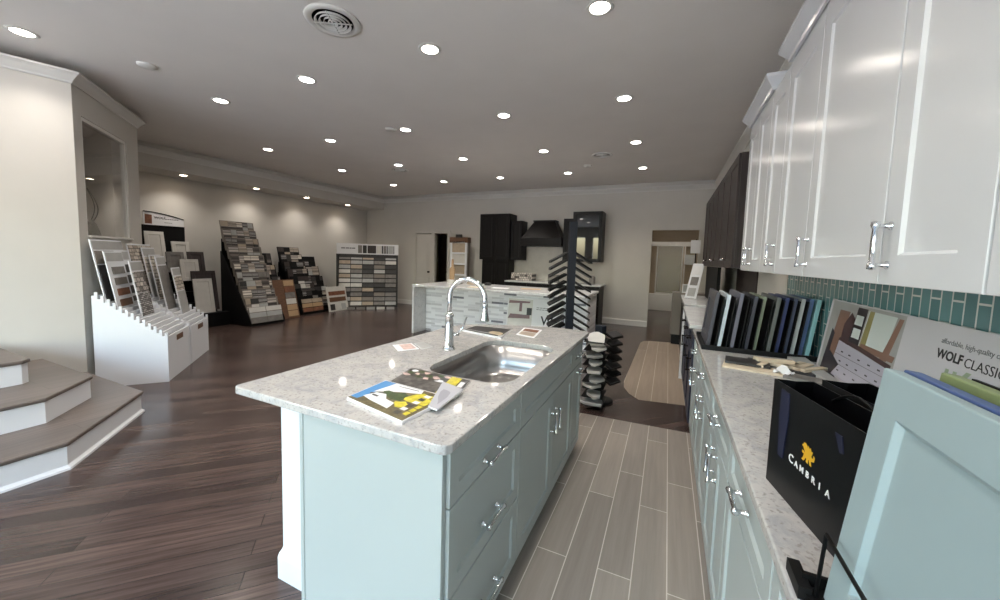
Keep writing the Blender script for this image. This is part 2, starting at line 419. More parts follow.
# crown mouldings stand free of the ceiling (an open cove)
CP = [(0, 2.995), (.012, 2.995), (.018, 3.012), (.06, 3.058), (.078, 3.072), (.085, 3.075), (.085, 3.093), (0, 3.093)]
def zs(p, dz): return [(d, z+dz) for d, z in p]
bm = newbm(); sweep(bm, CP, [tuple(NB), tuple(NC), tuple(FC), (FC.x-.4, FC.y+.03)]); struct('trim_1', bm, 'trim')
bm = newbm(); sweep(bm, CP, [(-7.93, 2.95), (-7.93, YB), (XR, YB), (XR, -2.7)]); struct('trim_2', bm, 'trim')
BP = [(0, 0), (.016, 0), (.016, .11), (.010, .125), (0, .13)]
for nm, path in (('baseboard_left', [(XL, 3.0), (XL, YB), (D0-.08, YB)]), ('baseboard_back', [(D1+.08, YB), (O0, YB)]), ('baseboard_angled', [tuple(NC), tuple(FC)])):
    bm = newbm(); sweep(bm, BP, path); struct(nm, bm, 'trim')
# door casing and leaves of the double doorway
bm = newbm()
for a, b in (((D0-.07, 0), (D0+.01, DH+.07)), ((D1-.01, 0), (D1+.07, DH+.07)), ((D0+.01, DH-.01), (D1-.01, DH+.07))):
    box(bm, (a[0], YB-.022, a[1]), (b[0], YB, b[1]))
box(bm, (D0+.01, YB+.0, 0), (D0+.03, YB+.13, DH)); box(bm, (D1-.03, YB, 0), (D1-.01, YB+.13, DH)); box(bm, (-6.20, YB+.005, 0), (-6.09, YB+.12, DH-.01))
struct('trim_3', bm, 'wall')
def panel_door(name, Mx, w, h, knob_u):
    bm = newbm(); t = .035
    box(bm, (0, 0, 0), (w, h, t), 0, Mx)
    o = struct(name, bm, 'wall')
    def arch(u0, u1, v0, v1, rise):
        p = [(u0, v0), (u1, v0)] + [(u1+(u0-u1)*k/10, v1+rise*math.sin(PI*k/10)) for k in range(11)]
        return p
    for pn in (arch(.10, w-.10, .95, h-.26, .09), arch(.10, w-.10, .25, .80, 0)):
        bm = newbm(); prism(bm, pn, t, t+.008, 0, Mx)
        c = (sum(p[0] for p in pn)/len(pn), sum(p[1] for p in pn)/len(pn))
        prism(bm, [(c[0]+(p[0]-c[0])*.8, c[1]+(p[1]-c[1])*.86) for p in pn], t+.008, t+.014, 0, Mx)
        obj('door_panel', bm, 'wall', o)
    bm = newbm(); lathe(bm, [(.026, 0), (.026, .006), (.010, .01), (.010, .03), (.026, .045), (.028, .055), (.018, .066)], 14, Mx @ Matrix.Translation((knob_u, .98, t)))
    obj('door_knob', bm, 'bronze', o)
panel_door('door_1', frameM((-6.71, YB+.05, .01), (1, 0, 0), (0, 0, 1), (0, -1, 0)), .50, 2.06, .44)
a = math.radians(62); panel_door('door_2', frameM((-5.67, YB+.10, .01), (-math.cos(a), math.sin(a), 0), (0, 0, 1), (-math.sin(a), -math.cos(a), 0)), .46, 2.06, .40)

# shower seen through the right-hand opening
t = thing('shower_enclosure', 'white bathtub with a framed glass screen seen through the doorway', 'shower', (0, 12.4, 0))
bm = newbm(); box(bm, (-1.0, 12.2, 0), (.83, 12.38, .50)); obj('tub_apron', bm, 'trim', t, bevel=.01)
bm = newbm(); box(bm, (-1.0, 12.24, 1.95), (.83, 12.34, 2.08)); obj('header_rail', bm, 'offwhite', t)
bm = newbm()
for x in (-.34, .36, .42): box(bm, (x, 12.25, .54), (x+.03, 12.30, 1.95))
box(bm, (-.34, 12.25, .501), (.45, 12.30, .54)); obj('door_frame', bm, 'offwhite', t)
bm = newbm(); box(bm, (-.31, 12.27, .54), (.36, 12.28, 1.95)); obj('glass_panel', bm, 'frost', t)
bm = newbm(); box(bm, (-1.0, 12.385, .0), (.83, 12.94, .12)); obj('tub_floor', bm, 'trim', t)

# ------------------------------------------------------------------ STEPS beside the near wall
sx = thing('corner_steps', 'three white risered steps with grey wood treads and a cut corner beside the wall', 'steps', (-4.3, .6, 0))
SH = .185
def step(fx, cy, bx, by, z0, z1, nose, back=-6.2, near=-1.2):
    """front edge x=fx up to y=cy, 45 degree corner to (bx,by), then along y=by to the wall"""
    core = [(fx, near), (fx, cy), (bx, by), (back, by), (back, near)]
    bm = newbm(); prism(bm, core, z0, z1-.028); obj('riser', bm, 'whitep', sx)
    n = nose
    top = [(fx+n, near), (fx+n, cy+n*.4), (bx+n*.4, by+n), (back, by+n), (back, near)]
    bm = newbm(); prism(bm, top, z1-.028, z1); o = obj('tread', bm, 'tread', sx, bevel=.008)
def clipwall(y): # x of the near wall at height y
    s = (y-NC.y)/dN.y; return NC.x + dN.x*s
step(-3.47, .955, -4.165, 1.60, 0, SH, .015, -5.27)
step(-3.96, 1.00, -4.33, 1.345, SH, SH*2, .015, -5.36)
step(-4.49, 1.03, -4.53, 1.07, SH*2, SH*3, .015, -5.44)
bm = newbm(); sweep(bm, [(0, 0), (.02, 0), (.018, .014), (0, .03)], [(-5.2, 1.60), (-4.165, 1.60), (-3.47, .955), (-3.47, -1.2)][::-1]); obj('shoe_moulding', bm, 'whitep', sx)

# ------------------------------------------------------------------ CEILING FIXTURES
def downlight(label, group, r=.085, lens='lens'):
    t = thing('recessed_downlight', label, 'ceiling light', (0, 0, 0), 0, group)
    bm = newbm(); lathe(bm, [(r*.78, -.002), (r*.80, -.007), (r*1.05, -.006), (r*1.13, -.002), (r*1.13, 0), (r*.78, 0)], 28, cap=False)
    obj('trim_ring', bm, 'trim', t, local=True)
    bm = newbm(); lathe(bm, [(r*.79, -.003), (r*.6, -.0045), (.001, -.005)], 28); obj('lens', bm, lens, t, local=True)
    L = bpy.data.lights.new('downlight_beam', 'AREA'); L.shape = 'DISK'; L.size = r*1.5; L.energy = 6.2*(r/.085)**2; L.spread = math.radians(115); L.color = (1, .93, .84)
    lo = bpy.data.objects.new('downlight_beam', L); C.objects.link(lo); lo.parent = t; lo.location = (0, 0, -.009)
    return t
cols = [(-.53, 'rightmost'), (-1.93, 'second from the right'), (-3.42, 'third from the right'), (-4.86, 'fourth from the right'), (-6.34, 'leftmost')]
rows = [(-.3, 'row behind the island'), (1.2, 'row above the island front'), (2.70, 'front row of the ceiling'), (4.24, 'second row of the ceiling'), (5.82, 'third row of the ceiling'), (7.42, 'back row of the ceiling')]
proto = None
for ri, (y, rn) in enumerate(rows):
    for ci, (x, cn) in enumerate(cols):
        if ci == 4 and ri < 3: continue
        lab = 'round recessed ceiling light, %s in the %s' % (cn, rn)
        if (ri, ci) == (1, 3): lab = 'round recessed ceiling light alone at upper left above the near wall'; y_, x_ = 1.258, -4.937
        else: y_, x_ = y, x
        if proto is None: proto = downlight(lab, 'recessed lights in the main ceiling'); proto.location = (x_, y_, H)
        else: copy_tree(proto, (x_, y_, H), 0, lab)
p2 = None
for i, y in enumerate((3.88, 5.20, 6.42, 7.71)):
    lab = '%s small downlight from the near end under the left soffit' % ORD[i]
    if p2 is None: p2 = downlight(lab, 'small downlights under the left soffit', .07, 'lens2'); p2.location = (-8.18, y, 2.79)
    else: copy_tree(p2, (-8.18, y, 2.79), 0, lab)
for x, y, l in ((-7.1, 1.5, 'unseen light added behind the angled wall, nearer the interior window'), (-6.4, .6, 'unseen light added behind the angled wall, farther from the interior window')): copy_tree(proto, (x, y, H), 0, l, 'unseen lights added behind the angled wall')  # unseen lamps added to brighten the room behind the interior window
for x, l in ((-.35, 'unseen light added in the hall behind the doorway, left one'), (.35, 'unseen light added in the hall behind the doorway, right one')):  # unseen lamps added to brighten the hall
    copy_tree(proto, (x, 11.1, H), 0, l, 'unseen lights added in the hall')

def vent(x, y, r, label):
    t = thing('air_diffuser', label, 'air vent', (x, y, H))
    bm = newbm(); lathe(bm, [(r*.72, -.004), (r*.80, -.016), (r*.97, -.010), (r, 0), (r*.72, 0)], 40, cap=False); obj('flange', bm, 'trim', t, local=True)
    bm = newbm(); lathe(bm, [(r*.74, -.0015), (.001, -.0015)], 36); obj('duct_throat', bm, 'black', t, local=True)
    for k in range(4):
        q = r*(.62-.15*k)
        bm = newbm(); lathe(bm, [(q*.92, -.004), (q, -.022), (q*1.05, -.022), (q*.97, -.004)], 36, cap=False); obj('ring_vane', bm, 'trim', t, local=True)
    bm = newbm()
    for s in (0, PI/2): box(bm, (-r*.7, -.004, -.02), (r*.7, .004, -.014), 0, Matrix.Rotation(s+.5, 4, 'Z'))
    obj('spider', bm, 'trim', t, local=True)
vent(-2.393, 2.118, .20, 'large round ceiling air diffuser with ringed vanes above the island')
vent(-1.095, 6.337, .17, 'round ceiling air diffuser in front of the back cabinets')
vent(-5.107, 6.17, .17, 'small round ceiling air diffuser above the peninsula end')
for x, y, l in ((-4.629, 1.934, 'flat white ceiling plate near the angled wall corner'), (-3.60, 4.15, 'small ceiling detector beside a light in the second row'), (-1.45, 6.95, 'tiny ceiling detector behind the far diffuser')):
    bm = newbm(); lathe(bm, [(.075, 0), (.075, -.012), (.06, -.024), (.02, -.028)], 24); obj('ceiling_detector', bm, 'trim', None, l, 'detector', loc=(x, y, H), local=True)

# ================================================================== CABINET HELPERS
def pull(door, Mx, u, v, L, vertical=True, mat='chrome'):
    """chrome bar pull on two turned posts, in the door's (u,v,n) frame at its face"""
    bm = newbm(); h = L/2
    for s in (-1, 1):
        du, dv = (0, s*h*.8) if vertical else (s*h*.8, 0)
        lathe(bm, [(.011, 0), (.011, .003), (.0065, .006), (.006, .024), (.008, .028)], 10, Mx @ Matrix.Translation((u+du, v+dv, 0)))
    R = Matrix.Rotation(PI/2, 4, 'Y') if not vertical else Matrix.Rotation(-PI/2, 4, 'X')
    lathe(bm, [(.005, -h), (.0095, -h+.002), (.0095, -h+.014), (.006, -h+.02), (.0068, 0), (.006, h-.02), (.0095, h-.014), (.0095, h-.002), (.005, h)], 10, Mx @ Matrix.Translation((u, v, .031)) @ R)
    return obj('handle', bm, mat, door)

def front(cab, name, Mx, w, h, mat, fr=.06, t=.02, hand=None):
    bm = newbm(); shaker(bm, w, h, t, fr, .008, Mx); o = obj(name, bm, mat, cab)
    if hand: pull(o, Mx @ Matrix.Translation((0, 0, t)), *hand)
    return o

# ================================================================== ISLAND
FX = -.553
isl = thing('kitchen_island', 'pale aqua kitchen island with drawers and doors under a quartz top', 'kitchen island', (-.8, 1.8, 0))
bm = newbm()
for a, b in (((-1.115, .906, .07), (-1.097, 2.78, .884)), ((FX-.04, .906, .07), (FX-.022, 2.78, .884)), ((-1.097, .906, .07), (FX-.04, .924, .884)), ((-1.097, 2.762, .07), (FX-.04, 2.78, .884)), ((-1.097, .924, .07), (FX-.04, 2.762, .09)), ((-1.09, .93, 0), (FX-.05, 2.76, .07))): box(bm, a, b)
obj('carcass', bm, 'aqua', isl)
bm = newbm(); box(bm, (-1.160, .884, 0), (-.567, .905, .884)); box(bm, (-1.172, .88, 0), (-1.155, .91, .884)); obj('end_panel', bm, 'aqua', isl, bevel=.002)
bm = newbm(); box(bm, (-1.485, 1.03, 0), (-1.116, 2.42, .884)); obj('knee_wall', bm, 'whitep', isl)
bm = newbm(); sweep(bm, [(0, 0), (.016, 0), (.016, .10), (.011, .12), (.005, .13), (0, .145)], [(-1.485, 2.42), (-1.485, 1.03), (-1.13, 1.03)]); obj('base_moulding', bm, 'whitep', isl)
def IM(y, z): return frameM((FX-.022, y, z), (0, 1, 0), (0, 0, 1), (1, 0, 0))
for z0, z1, hz in ((.693, .868, .775), (.390, .687, .54), (.072, .384, .235)):
    front(isl, 'drawer', IM(.908, z0), .580, z1-z0, 'aqua', .055, hand=(.285, hz-z0-.045, .145, False))
front(isl, 'false_front', IM(1.493, .693), 1.005, .175, 'aqua', .055)
front(isl, 'door', IM(1.493, .072), .530, .615, 'aqua', .065, hand=(.495, .455, .13, True))
front(isl, 'door', IM(2.028, .072), .470, .615, 'aqua', .065, hand=(.04, .455, .13, True))
front(isl, 'drawer', IM(2.503, .693), .277, .175, 'aqua', .05, hand=(.14, .075, .13, False))
front(isl, 'door', IM(2.503, .072), .277, .615, 'aqua', .05, hand=(.15, .575, .13, False))
# quartz top with sink cutout
ZT = .914
top = [(-1.528, .872), (-.57, .858), (-.545, .862), (-.535, .885), (-.512, 2.78), (-.53, 2.81), (-.77, 2.835), (-1.0, 2.770), (-1.19, 2.70), (-1.36, 2.62), (-1.46, 2.52), (-1.508, 2.40), (-1.542, .885)]
SK = (-1.035, 1.405, -.585, 2.185)
hole = rrect(*SK, .12, 7)
bm = newbm(); slab_with_hole(bm, top, hole, .884, ZT); obj('countertop', bm, 'quartz', isl, bevel=.004)
sk = thing('undermount_sink', 'stainless steel undermount sink set in the island top', 'sink', (-.81, 1.795, .884))
bm = newbm(); rings = []
cx, cy = -.81, 1.795
for s, z in ((1.05, .8835), (1.0, .883), (.985, .75), (.95, .71), (.86, .695), (.3, .69)):
    rings.append([bm.verts.new((cx+(x-cx)*s, cy+(y-cy)*s, z)) for x, y in hole])
for a, b in zip(rings, rings[1:]):
    n = len(a)
    for i in range(n):
        f = bm.faces.new((a[i], a[(i+1) % n], b[(i+1) % n], b[i])); f.smooth = True
bm.faces.new(rings[-1])
obj('basin', bm, 'steel', sk)
bm = newbm(); lathe(bm, [(.058, .692), (.058, .697), (.045, .698), (.040, .693), (.001, .693)], 24, Matrix.Translation((cx, cy+.1, 0))); obj('drain', bm, 'chrome', sk)
# faucet
fa = thing('kitchen_faucet', 'chrome gooseneck pull down faucet behind the island sink', 'faucet', (-1.125, 1.80, ZT))
bm = newbm(); T = Matrix.Translation((-1.125, 1.80, ZT))
lathe(bm, [(.036, 0), (.036, .006), (.031, .012), (.029, .03), (.027, .09), (.023, .15), (.021, .19), (.025, .193), (.025, .203), (.017, .208), (.0145, .22)], 24, T); obj('body', bm, 'chrome', fa)
bm = newbm(); pts = [(-1.125, 1.80, 1.12), (-1.125, 1.80, 1.20)]
for k in range(17):
    a = PI - PI*k/16; pts.append((-1.0125+.1125*math.cos(a), 1.80, 1.215+.112*math.sin(a)))
pts.append((-.899, 1.80, 1.19)); tube(bm, pts, .0135, 14); obj('spout', bm, 'chrome', fa)
bm = newbm(); lathe(bm, [(.0135, 0), (.016, -.004), (.016, -.012), (.0145, -.02), (.016, -.05), (.024, -.09), (.025, -.098), (.020, -.101)], 20, Matrix.Translation((-.899, 1.80, 1.20))); obj('spray_head', bm, 'chrome', fa)
bm = newbm(); tube(bm, [(-1.11, 1.815, 1.0), (-1.085, 1.84, 1.0)], [.015, .013], 12); tube(bm, [(-1.09, 1.835, 1.0), (-1.07, 1.86, 1.04), (-1.055, 1.875, 1.10)], [.007, .006, .0045], 10); obj('lever', bm, 'chrome', fa)

# ------------------------------------------------------------------ things lying on the island
def flat(name, quad, z, t, mats, label, cat, group=None):
    """sheet or booklet: quad of four (x,y) corners, thickness t; material 1 on its face"""
    cx = sum(p[0] for p in quad)/4; cy = sum(p[1] for p in quad)/4
    bm = newbm(); lo = [bm.verts.new((x, y, z)) for x, y in quad]; hi = [bm.verts.new((x, y, z+t)) for x, y in quad]
    bm.faces.new(lo[::-1])
    for i in range(4): bm.faces.new((lo[i], lo[(i+1) % 4], hi[(i+1) % 4], hi[i]))
    f = bm.faces.new(hi); f.material_index = 1 if len(mats) > 1 else 0
    return bm, cx, cy
def lerpq(q, u, v):
    a = Vector(q[0])*(1-u)+Vector(q[1])*u; b = Vector(q[3])*(1-u)+Vector(q[2])*u; p = a*(1-v)+b*v; return (p.x, p.y)
def prints(bm, q, z, items):
    """flat printed shapes on a cover: polygons in cover (u,v) with a material index"""
    for k, (poly, mi) in enumerate(items):
        f = bm.faces.new([bm.verts.new((*lerpq(q, u, v), z+.0003+.00008*k)) for u, v in poly]); f.material_index = mi
def R4(a, b, c, d): return [(a, b), (c, b), (c, d), (a, d)]
def blob(cx, cy, rx, ry, n=9, seed=0, j=.25):
    rr = random.Random(seed); return [(cx+rx*(1+rr.uniform(-j, j))*math.cos(2*PI*i/n), cy+ry*(1+rr.uniform(-j, j))*math.sin(2*PI*i/n)) for i in range(n)]
pinkm = pm('leaflet pink print', (206, 178, 170), .4, var=.3, scale=40)
sky = pm('magazine blue', (90, 150, 205), .3); grn = pm('magazine green', (70, 86, 50), .3, var=.4, scale=60); yel = pm('magazine yellow', (214, 200, 60), .3, var=.2, scale=60); roofg = pm('magazine grey', (70, 66, 64), .3)
q = [(-1.044, .977), (-.737, .91), (-.715, 1.155), (-1.047, 1.187)]
bm, cx, cy = flat('magazine', q, ZT, .012, ['paper', 'paper'], '', '')
prints(bm, q, ZT+.012, [(R4(.01, .01, .99, .98), 6), ([(.01, .08), (.13, .08), (.24, .97), (.01, .97)], 2), ([(.14, .45), (.2, .97), (.64, .97), (.68, .84), (.42, .70)], 1), ([(.13, .40), (.40, .64), (.42, .60), (.16, .34)], 3),
    (blob(.47, .55, .20, .15, 13, 1, .35), 4), ([(.13, .22), (.30, .17), (.64, .13), (.60, .33), (.44, .36), (.34, .50), (.2, .46)], 1), (R4(.20, .33, .30, .38), 3), (blob(.76, .66, .15, .22, 13, 2, .3), 5), (blob(.69, .36, .09, .10, 11, 3, .3), 5), ([(.3, .88), (.6, .90), (.6, .92), (.3, .90)], 3)]
    + [(R4(.76, .10+.13*i, .84, .19+.13*i), 1 if i % 2 else 3) for i in range(6)] + [(R4(.88, .14+.12*i, .945, .24+.12*i), 5) for i in range(6)])
obj('magazine', bm, ['paper', 'paper', sky, roofg, grn, yel, pm('magazine lawn', (112, 102, 74), .3, var=.5, scale=50)], None, 'glossy magazine with house and lawn on its cover, nearest on the island top', 'magazine', 'magazines on the island top', loc=(cx, cy, ZT), recalc=False)
q = [(-1.03, 1.192), (-.70, 1.168), (-.745, 1.368), (-1.075, 1.395)]
bm, cx, cy = flat('', q, ZT, .007, [0, 1], '', '')
prints(bm, q, ZT+.007, [(R4(0, .0, 1, .97), 1)] + [(blob(.06+.11*(i % 6)+.03*(i // 6), .58+.14*(i // 6), .06, .07, 7, i, .5), [6, 3, 4, 6, 3, 0, 4][i % 7]) for i in range(18)] + [(R4(.72, .0, .88, .97), 2), (R4(.90, .1, .97, .35), 0), (R4(.90, .5, .97, .8), 0)])
obj('magazine', bm, ['paper', pm('mag dark mix', (92, 88, 84), .3, var=.6, scale=45), yel, roofg, grn, 'ltgrey', pinkm], None, 'dark patterned magazine with a yellow band at the rear of the magazine heap', 'magazine', 'magazines on the island top', loc=(cx, cy, ZT), recalc=False)
q = [(-.725, 1.033), (-.683, 1.024), (-.700, 1.232), (-.82, 1.27)]
bm, cx, cy = flat('', q, ZT+.014, .006, [0, 1], '', ''); prints(bm, q, ZT+.020, [(blob(.5, .5, .33, .3, 11, 8, .4), 2)])
obj('booklet', bm, ['paper', pm('booklet grey', (186, 186, 192), .35), pm('booklet shade', (160, 158, 166), .35)], None, 'slim pale grey booklet lying across the island magazines', 'booklet', 'magazines on the island top', loc=(cx, cy, ZT+.014), recalc=False)
q = [(-1.465, 1.715), (-1.345, 1.62), (-1.275, 1.72), (-1.40, 1.81)]
bm, cx, cy = flat('', q, ZT, .002, [0, 1], '', ''); prints(bm, q, ZT+.002, [(R4(.08, .3, .9, .92), 2)])
obj('leaflet', bm, ['paper', 'paper', pinkm], None, 'pinkish leaflet by the left edge of the island top', 'leaflet', 'loose leaflets on the island', loc=(cx, cy, ZT), recalc=False)
q = [(-1.385, 1.815), (-1.262, 1.725), (-1.235, 1.80), (-1.36, 1.88)]
bm, cx, cy = flat('', q, ZT, .002, [0, 1], '', '')
obj('leaflet', bm, ['paper', 'ltgrey'], None, 'plain pale leaflet between pinkish leaflet and faucet', 'leaflet', 'loose leaflets on the island', loc=(cx, cy, ZT), recalc=False)
q = [(-1.335, 2.31), (-.985, 2.22), (-1.03, 2.53), (-1.33, 2.50)]
bm, cx, cy = flat('', q, ZT, .010, [0, 1], '', ''); prints(bm, q, ZT+.010, [(R4(.03, .22, .97, .97), 2), (R4(.06, .04, .9, .14), 3), (blob(.8, .3, .18, .2, 8, 4), 4)])
obj('catalogue', bm, ['paper', 'ltgrey', 'dark', 'inkk', pm('catalogue tan', (186, 170, 140), .4, var=.3, scale=40)], None, 'dark covered catalogue lying open behind the faucet', 'catalogue', loc=(cx, cy, ZT), recalc=False)
q = [(-.95, 2.40), (-.80, 2.36), (-.84, 2.66), (-.99, 2.67)]
bm, cx, cy = flat('', q, ZT, .002, [0, 1], '', ''); prints(bm, q, ZT+.002, [(R4(.1, .1, .9, .5), 2), (R4(.1, .55, .9, .9), 3)])
obj('leaflet', bm, ['paper', 'paper', 'beige', 'rust'], None, 'small tan printed leaflet near the far edge of the island', 'leaflet', 'loose leaflets on the island', loc=(cx, cy, ZT), recalc=False)

# ================================================================== RIGHT-HAND BASE RUN
RX = .235
def RM(y, z, x=RX): return frameM((x+.02, y, z), (0, 1, 0), (0, 0, 1), (-1, 0, 0))
def base_cab(y0, y1, doors, label, mat='aqua', handle='far'):
    t = thing('base_cabinet', label, 'base cabinet', (.5, (y0+y1)/2, 0))
    bm = newbm(); box(bm, (RX+.021, y0, .10), (XR-.005, y1, .884)); box(bm, (RX+.05, y0, .0), (XR-.005, y1, .10)); obj('carcass', bm, mat, t)
    g = .0025; w = y1-y0-2*g
    front(t, 'drawer', RM(y0+g, .697), w, .172, mat, .05, hand=(w/2, .086, .12, False))
    dw = (w-(doors-1)*.004)/doors
    for k in range(doors):
        hu = (dw-.04 if k == 0 else .04) if doors == 2 else .04
        front(t, 'door', RM(y0+g+k*(dw+.004), .10), dw, .59, mat, .06, hand=(hu, .49, .13, True))
    return t
base_cab(-.30, .328, 2, 'aqua base cabinet at the near end of the right counter, under the painted sample door')
base_cab(.332, .902, 1, 'aqua base cabinet beside the near end of the counter, below the shopping bag')
base_cab(.906, 1.478, 1, 'aqua base cabinet with one wide drawer, second from the near end')
base_cab(1.482, 2.09, 2, 'aqua base cabinet with paired chrome door handles, middle of the right run')
base_cab(2.094, 2.86, 2, 'aqua base cabinet below the row of upright door samples')
base_cab(2.864, 3.42, 2, 'aqua base cabinet at the far end beside the navy unit')
bm = newbm(); prism(bm, [(.215, -.32), (XR-.002, -.32), (XR-.002, 3.44), (.235, 3.44), (.215, 3.40)], .884, ZT); obj('counter_slab', bm, 'quartz', None, 'long grey quartz countertop along the right wall', 'countertop', loc=(.5, 1.6, .884), bevel=.004)
bm = newbm(); box(bm, (XR-.012, -.32, ZT), (XR-.001, 3.44, 1.405)); struct('wall_backsplash', bm, 'teal')

# upper white cabinets
UX, UZ0, UZ1 = .51, 1.41, 2.445
def UM(y, z): return frameM((UX+.02, y, z), (0, 1, 0), (0, 0, 1), (-1, 0, 0))
def upper(y0, y1, doors, label, hu, hgt=2.50):
    t = thing('wall_cabinet', label, 'wall cabinet', (.7, (y0+y1)/2, UZ0))
    bm = newbm(); box(bm, (UX+.021, y0, UZ0), (XR-.002, y1, hgt)); obj('carcass', bm, 'white', t)
    bm = newbm(); box(bm, (UX+.004, y0, UZ1+.004), (UX+.021, y1, hgt)); obj('frieze', bm, 'white', t)
    g = .002; w = (y1-y0-2*g-(doors-1)*.004)/doors
    for k in range(doors):
        h = hu[k] if hu else None
        front(t, 'door', UM(y0+g+k*(w+.004), UZ0), w, UZ1-UZ0, 'white', .075, hand=(w-.035 if h == 'far' else .035, .10, .125, True) if h else None)
    return t
CRN = [(0, 2.485), (.012, 2.485), (.016, 2.50), (.045, 2.54), (.052, 2.55), (.052, 2.568), (0, 2.568)]
ua = upper(2.725, 3.39, 2, 'white wall cabinet with its own crown at the far end of the white row', ('far', 'near'))
bm = newbm(); sweep(bm, CRN, [(XR-.01, 3.39), (UX, 3.39), (UX, 2.725), (XR-.01, 2.725)]); obj('crown', bm, 'white', ua)
upper(2.378, 2.721, 1, 'narrow white wall cabinet without a crown, between two crowned ones', ('near',), 2.478)
ub = upper(1.925, 2.374, 1, 'white wall cabinet at the far end of the tall near group', None)
upper(1.313, 1.921, 1, 'wide white wall cabinet above the propped kitchen poster', ('far',))
upper(.948, 1.309, 1, 'white wall cabinet with a chrome pull nearest the viewer', ('far',))
upper(.30, .944, 1, 'white wall cabinet cut off by the right edge of view', None)
bm = newbm(); sweep(bm, CRN, [(XR-.01, 2.374), (UX, 2.374), (UX, .30)]); obj('crown_moulding', bm, 'white', None, 'white crown moulding along the tops of the near wall cabinets', 'crown moulding', loc=(UX, 1.3, 2.485))

# dark wood wall cabinets farther along
dk = thing('wall_cabinet', 'dark brown grained wall cabinet row beyond the white cabinets', 'wall cabinet', (.7, 5.4, 1.42))
bm = newbm(); box(bm, (UX+.021, 3.86, 1.42), (XR-.002, 6.95, 2.43)); obj('carcass', bm, 'brownwood', dk)
for k in range(6):
    y = 3.865+k*.514; front(dk, 'door', UM(y, 1.42), .508, 1.005, 'brownwood', .07)
    bm = newbm(); lathe(bm, [(.006, 0), (.005, .012), (.013, .018), (.013, .024), (.006, .028)], 12, UM(y+(.05 if k % 2 else .458), 1.50) @ Matrix.Translation((0, 0, .02))); obj('knob', bm, 'chrome', dk)
bm = newbm(); box(bm, (XR-.014, 4.5, .92), (XR-.002, 5.7, 1.40)); obj('backsplash_panel', bm, 'brownwood', None, 'dark streaked panel on the wall beneath the dark wall cabinets', 'wall panel', loc=(XR, 5.1, .92))

# second kitchen run: navy, then black units
nv = thing('base_cabinet', 'navy base cabinet with light top beyond the aqua run', 'base cabinet', (.5, 4.3, 0))
bm = newbm(); box(bm, (.245, 3.47, .08), (XR-.005, 5.10, .884)); box(bm, (.29, 3.47, 0), (XR-.005, 5.10, .08)); obj('carcass', bm, 'navy', nv)
for k in range(3):
    y = 3.475+k*.541
    front(nv, 'drawer', frameM((.245, y, .70), (0, 1, 0), (0, 0, 1), (-1, 0, 0)), .536, .17, 'navy', .045, hand=(.268, .085, .12, False, 'bronze'))
    front(nv, 'door', frameM((.245, y, .09), (0, 1, 0), (0, 0, 1), (-1, 0, 0)), .536, .60, 'navy', .06, hand=(.05, .50, .12, True, 'bronze'))
bm = newbm(); box(bm, (.20, 3.62, .884), (XR-.005, 5.14, .916)); box(bm, (.20, 5.10, 0), (XR-.005, 5.14, .884)); obj('countertop', bm, 'quartzw', nv, bevel=.003)
bn = thing('base_cabinet', 'black base cabinet with pale top at the far right', 'base cabinet', (.5, 6.4, 0))
bm = newbm(); box(bm, (.27, 5.6, .0), (XR-.005, 7.2, .86)); obj('carcass', bm, 'espresso', bn)
bm = newbm(); box(bm, (.23, 5.58, .86), (XR-.005, 7.22, .90)); obj('countertop', bm, 'quartzw', bn, bevel=.003)
for k in range(3): front(bn, 'door', frameM((.27, 5.61+k*.53, .06), (0, 1, 0), (0, 0, 1), (-1, 0, 0)), .52, .78, 'espresso', .06)
bm = newbm(); box(bm, (.10, 7.24, .18), (.62, 7.62, .93)); box(bm, (.12, 7.26, 0), (.60, 7.60, .18), 1); obj('display_plinth', bm, ['greige', 'black'], None, 'greige plinth with dark base past the far right counter', 'plinth', loc=(.36, 7.4, 0), bevel=.004)
bm = newbm(); box(bm, (.60, 5.65, .90), (.64, 7.2, 1.41)); obj('black_panel', bm, 'gloss', None, 'black gloss panel standing under the dark wall cabinets', 'panel', loc=(.64, 6.4, .90))
# slanted literature holder and small sheets
HU = Vector((.90, -.40, 0)).normalized(); HV = Vector((.36, .30, .88)); HV = (HV-HU*HV.dot(HU)).normalized()
lh = thing('brochure_holder', 'white slanted brochure holder on the far right counter', 'brochure holder', (.45, 6.45, .90))
bm = newbm()
prism(bm, [(0, 0), (.16, 0), (.04, .10)], 0, .012, 0, frameM((.30, 6.56, .90), (0, 1, 0), (0, 0, 1), (1, 0, 0))); obj('foot', bm, 'whitep', lh); bm = newbm(); prism(bm, [(0, 0), (.16, 0), (.04, .10)], 0, .012, 0, frameM((.40, 6.52, .90), (0, 1, 0), (0, 0, 1), (1, 0, 0)))
obj('foot', bm, 'whitep', lh)
bm = newbm(); Mx = frameM((.27, 6.55, .905), HU, HV, HU.cross(HV)); box(bm, (0, 0, 0), (.17, .60, .012), 0, Mx); obj('back_board', bm, 'whitep', lh)
for k in range(3):
    bm = newbm(); box(bm, (.03, .03+.19*k, .012), (.14, .17+.19*k, .018), 0, Mx); obj('brochure', bm, ['ltgrey', 'midgrey', 'paper'][k], lh)
bm = newbm(); box(bm, (.25, 7.30, .93), (.40, 7.33, 1.08)); box(bm, (.265, 7.297, .95), (.385, 7.30, 1.065), 1); box(bm, (.25, 7.33, .93), (.40, 7.40, .94)); obj('table_sign', bm, ['paper', 'ltgrey'], None, 'small white framed card standing on the greige plinth', 'sign', loc=(.32, 7.33, .93))
ps = thing('sign_stand', 'thin stand holding a white and a grey notice beside the doorway', 'sign', (.50, 8.6, 0))
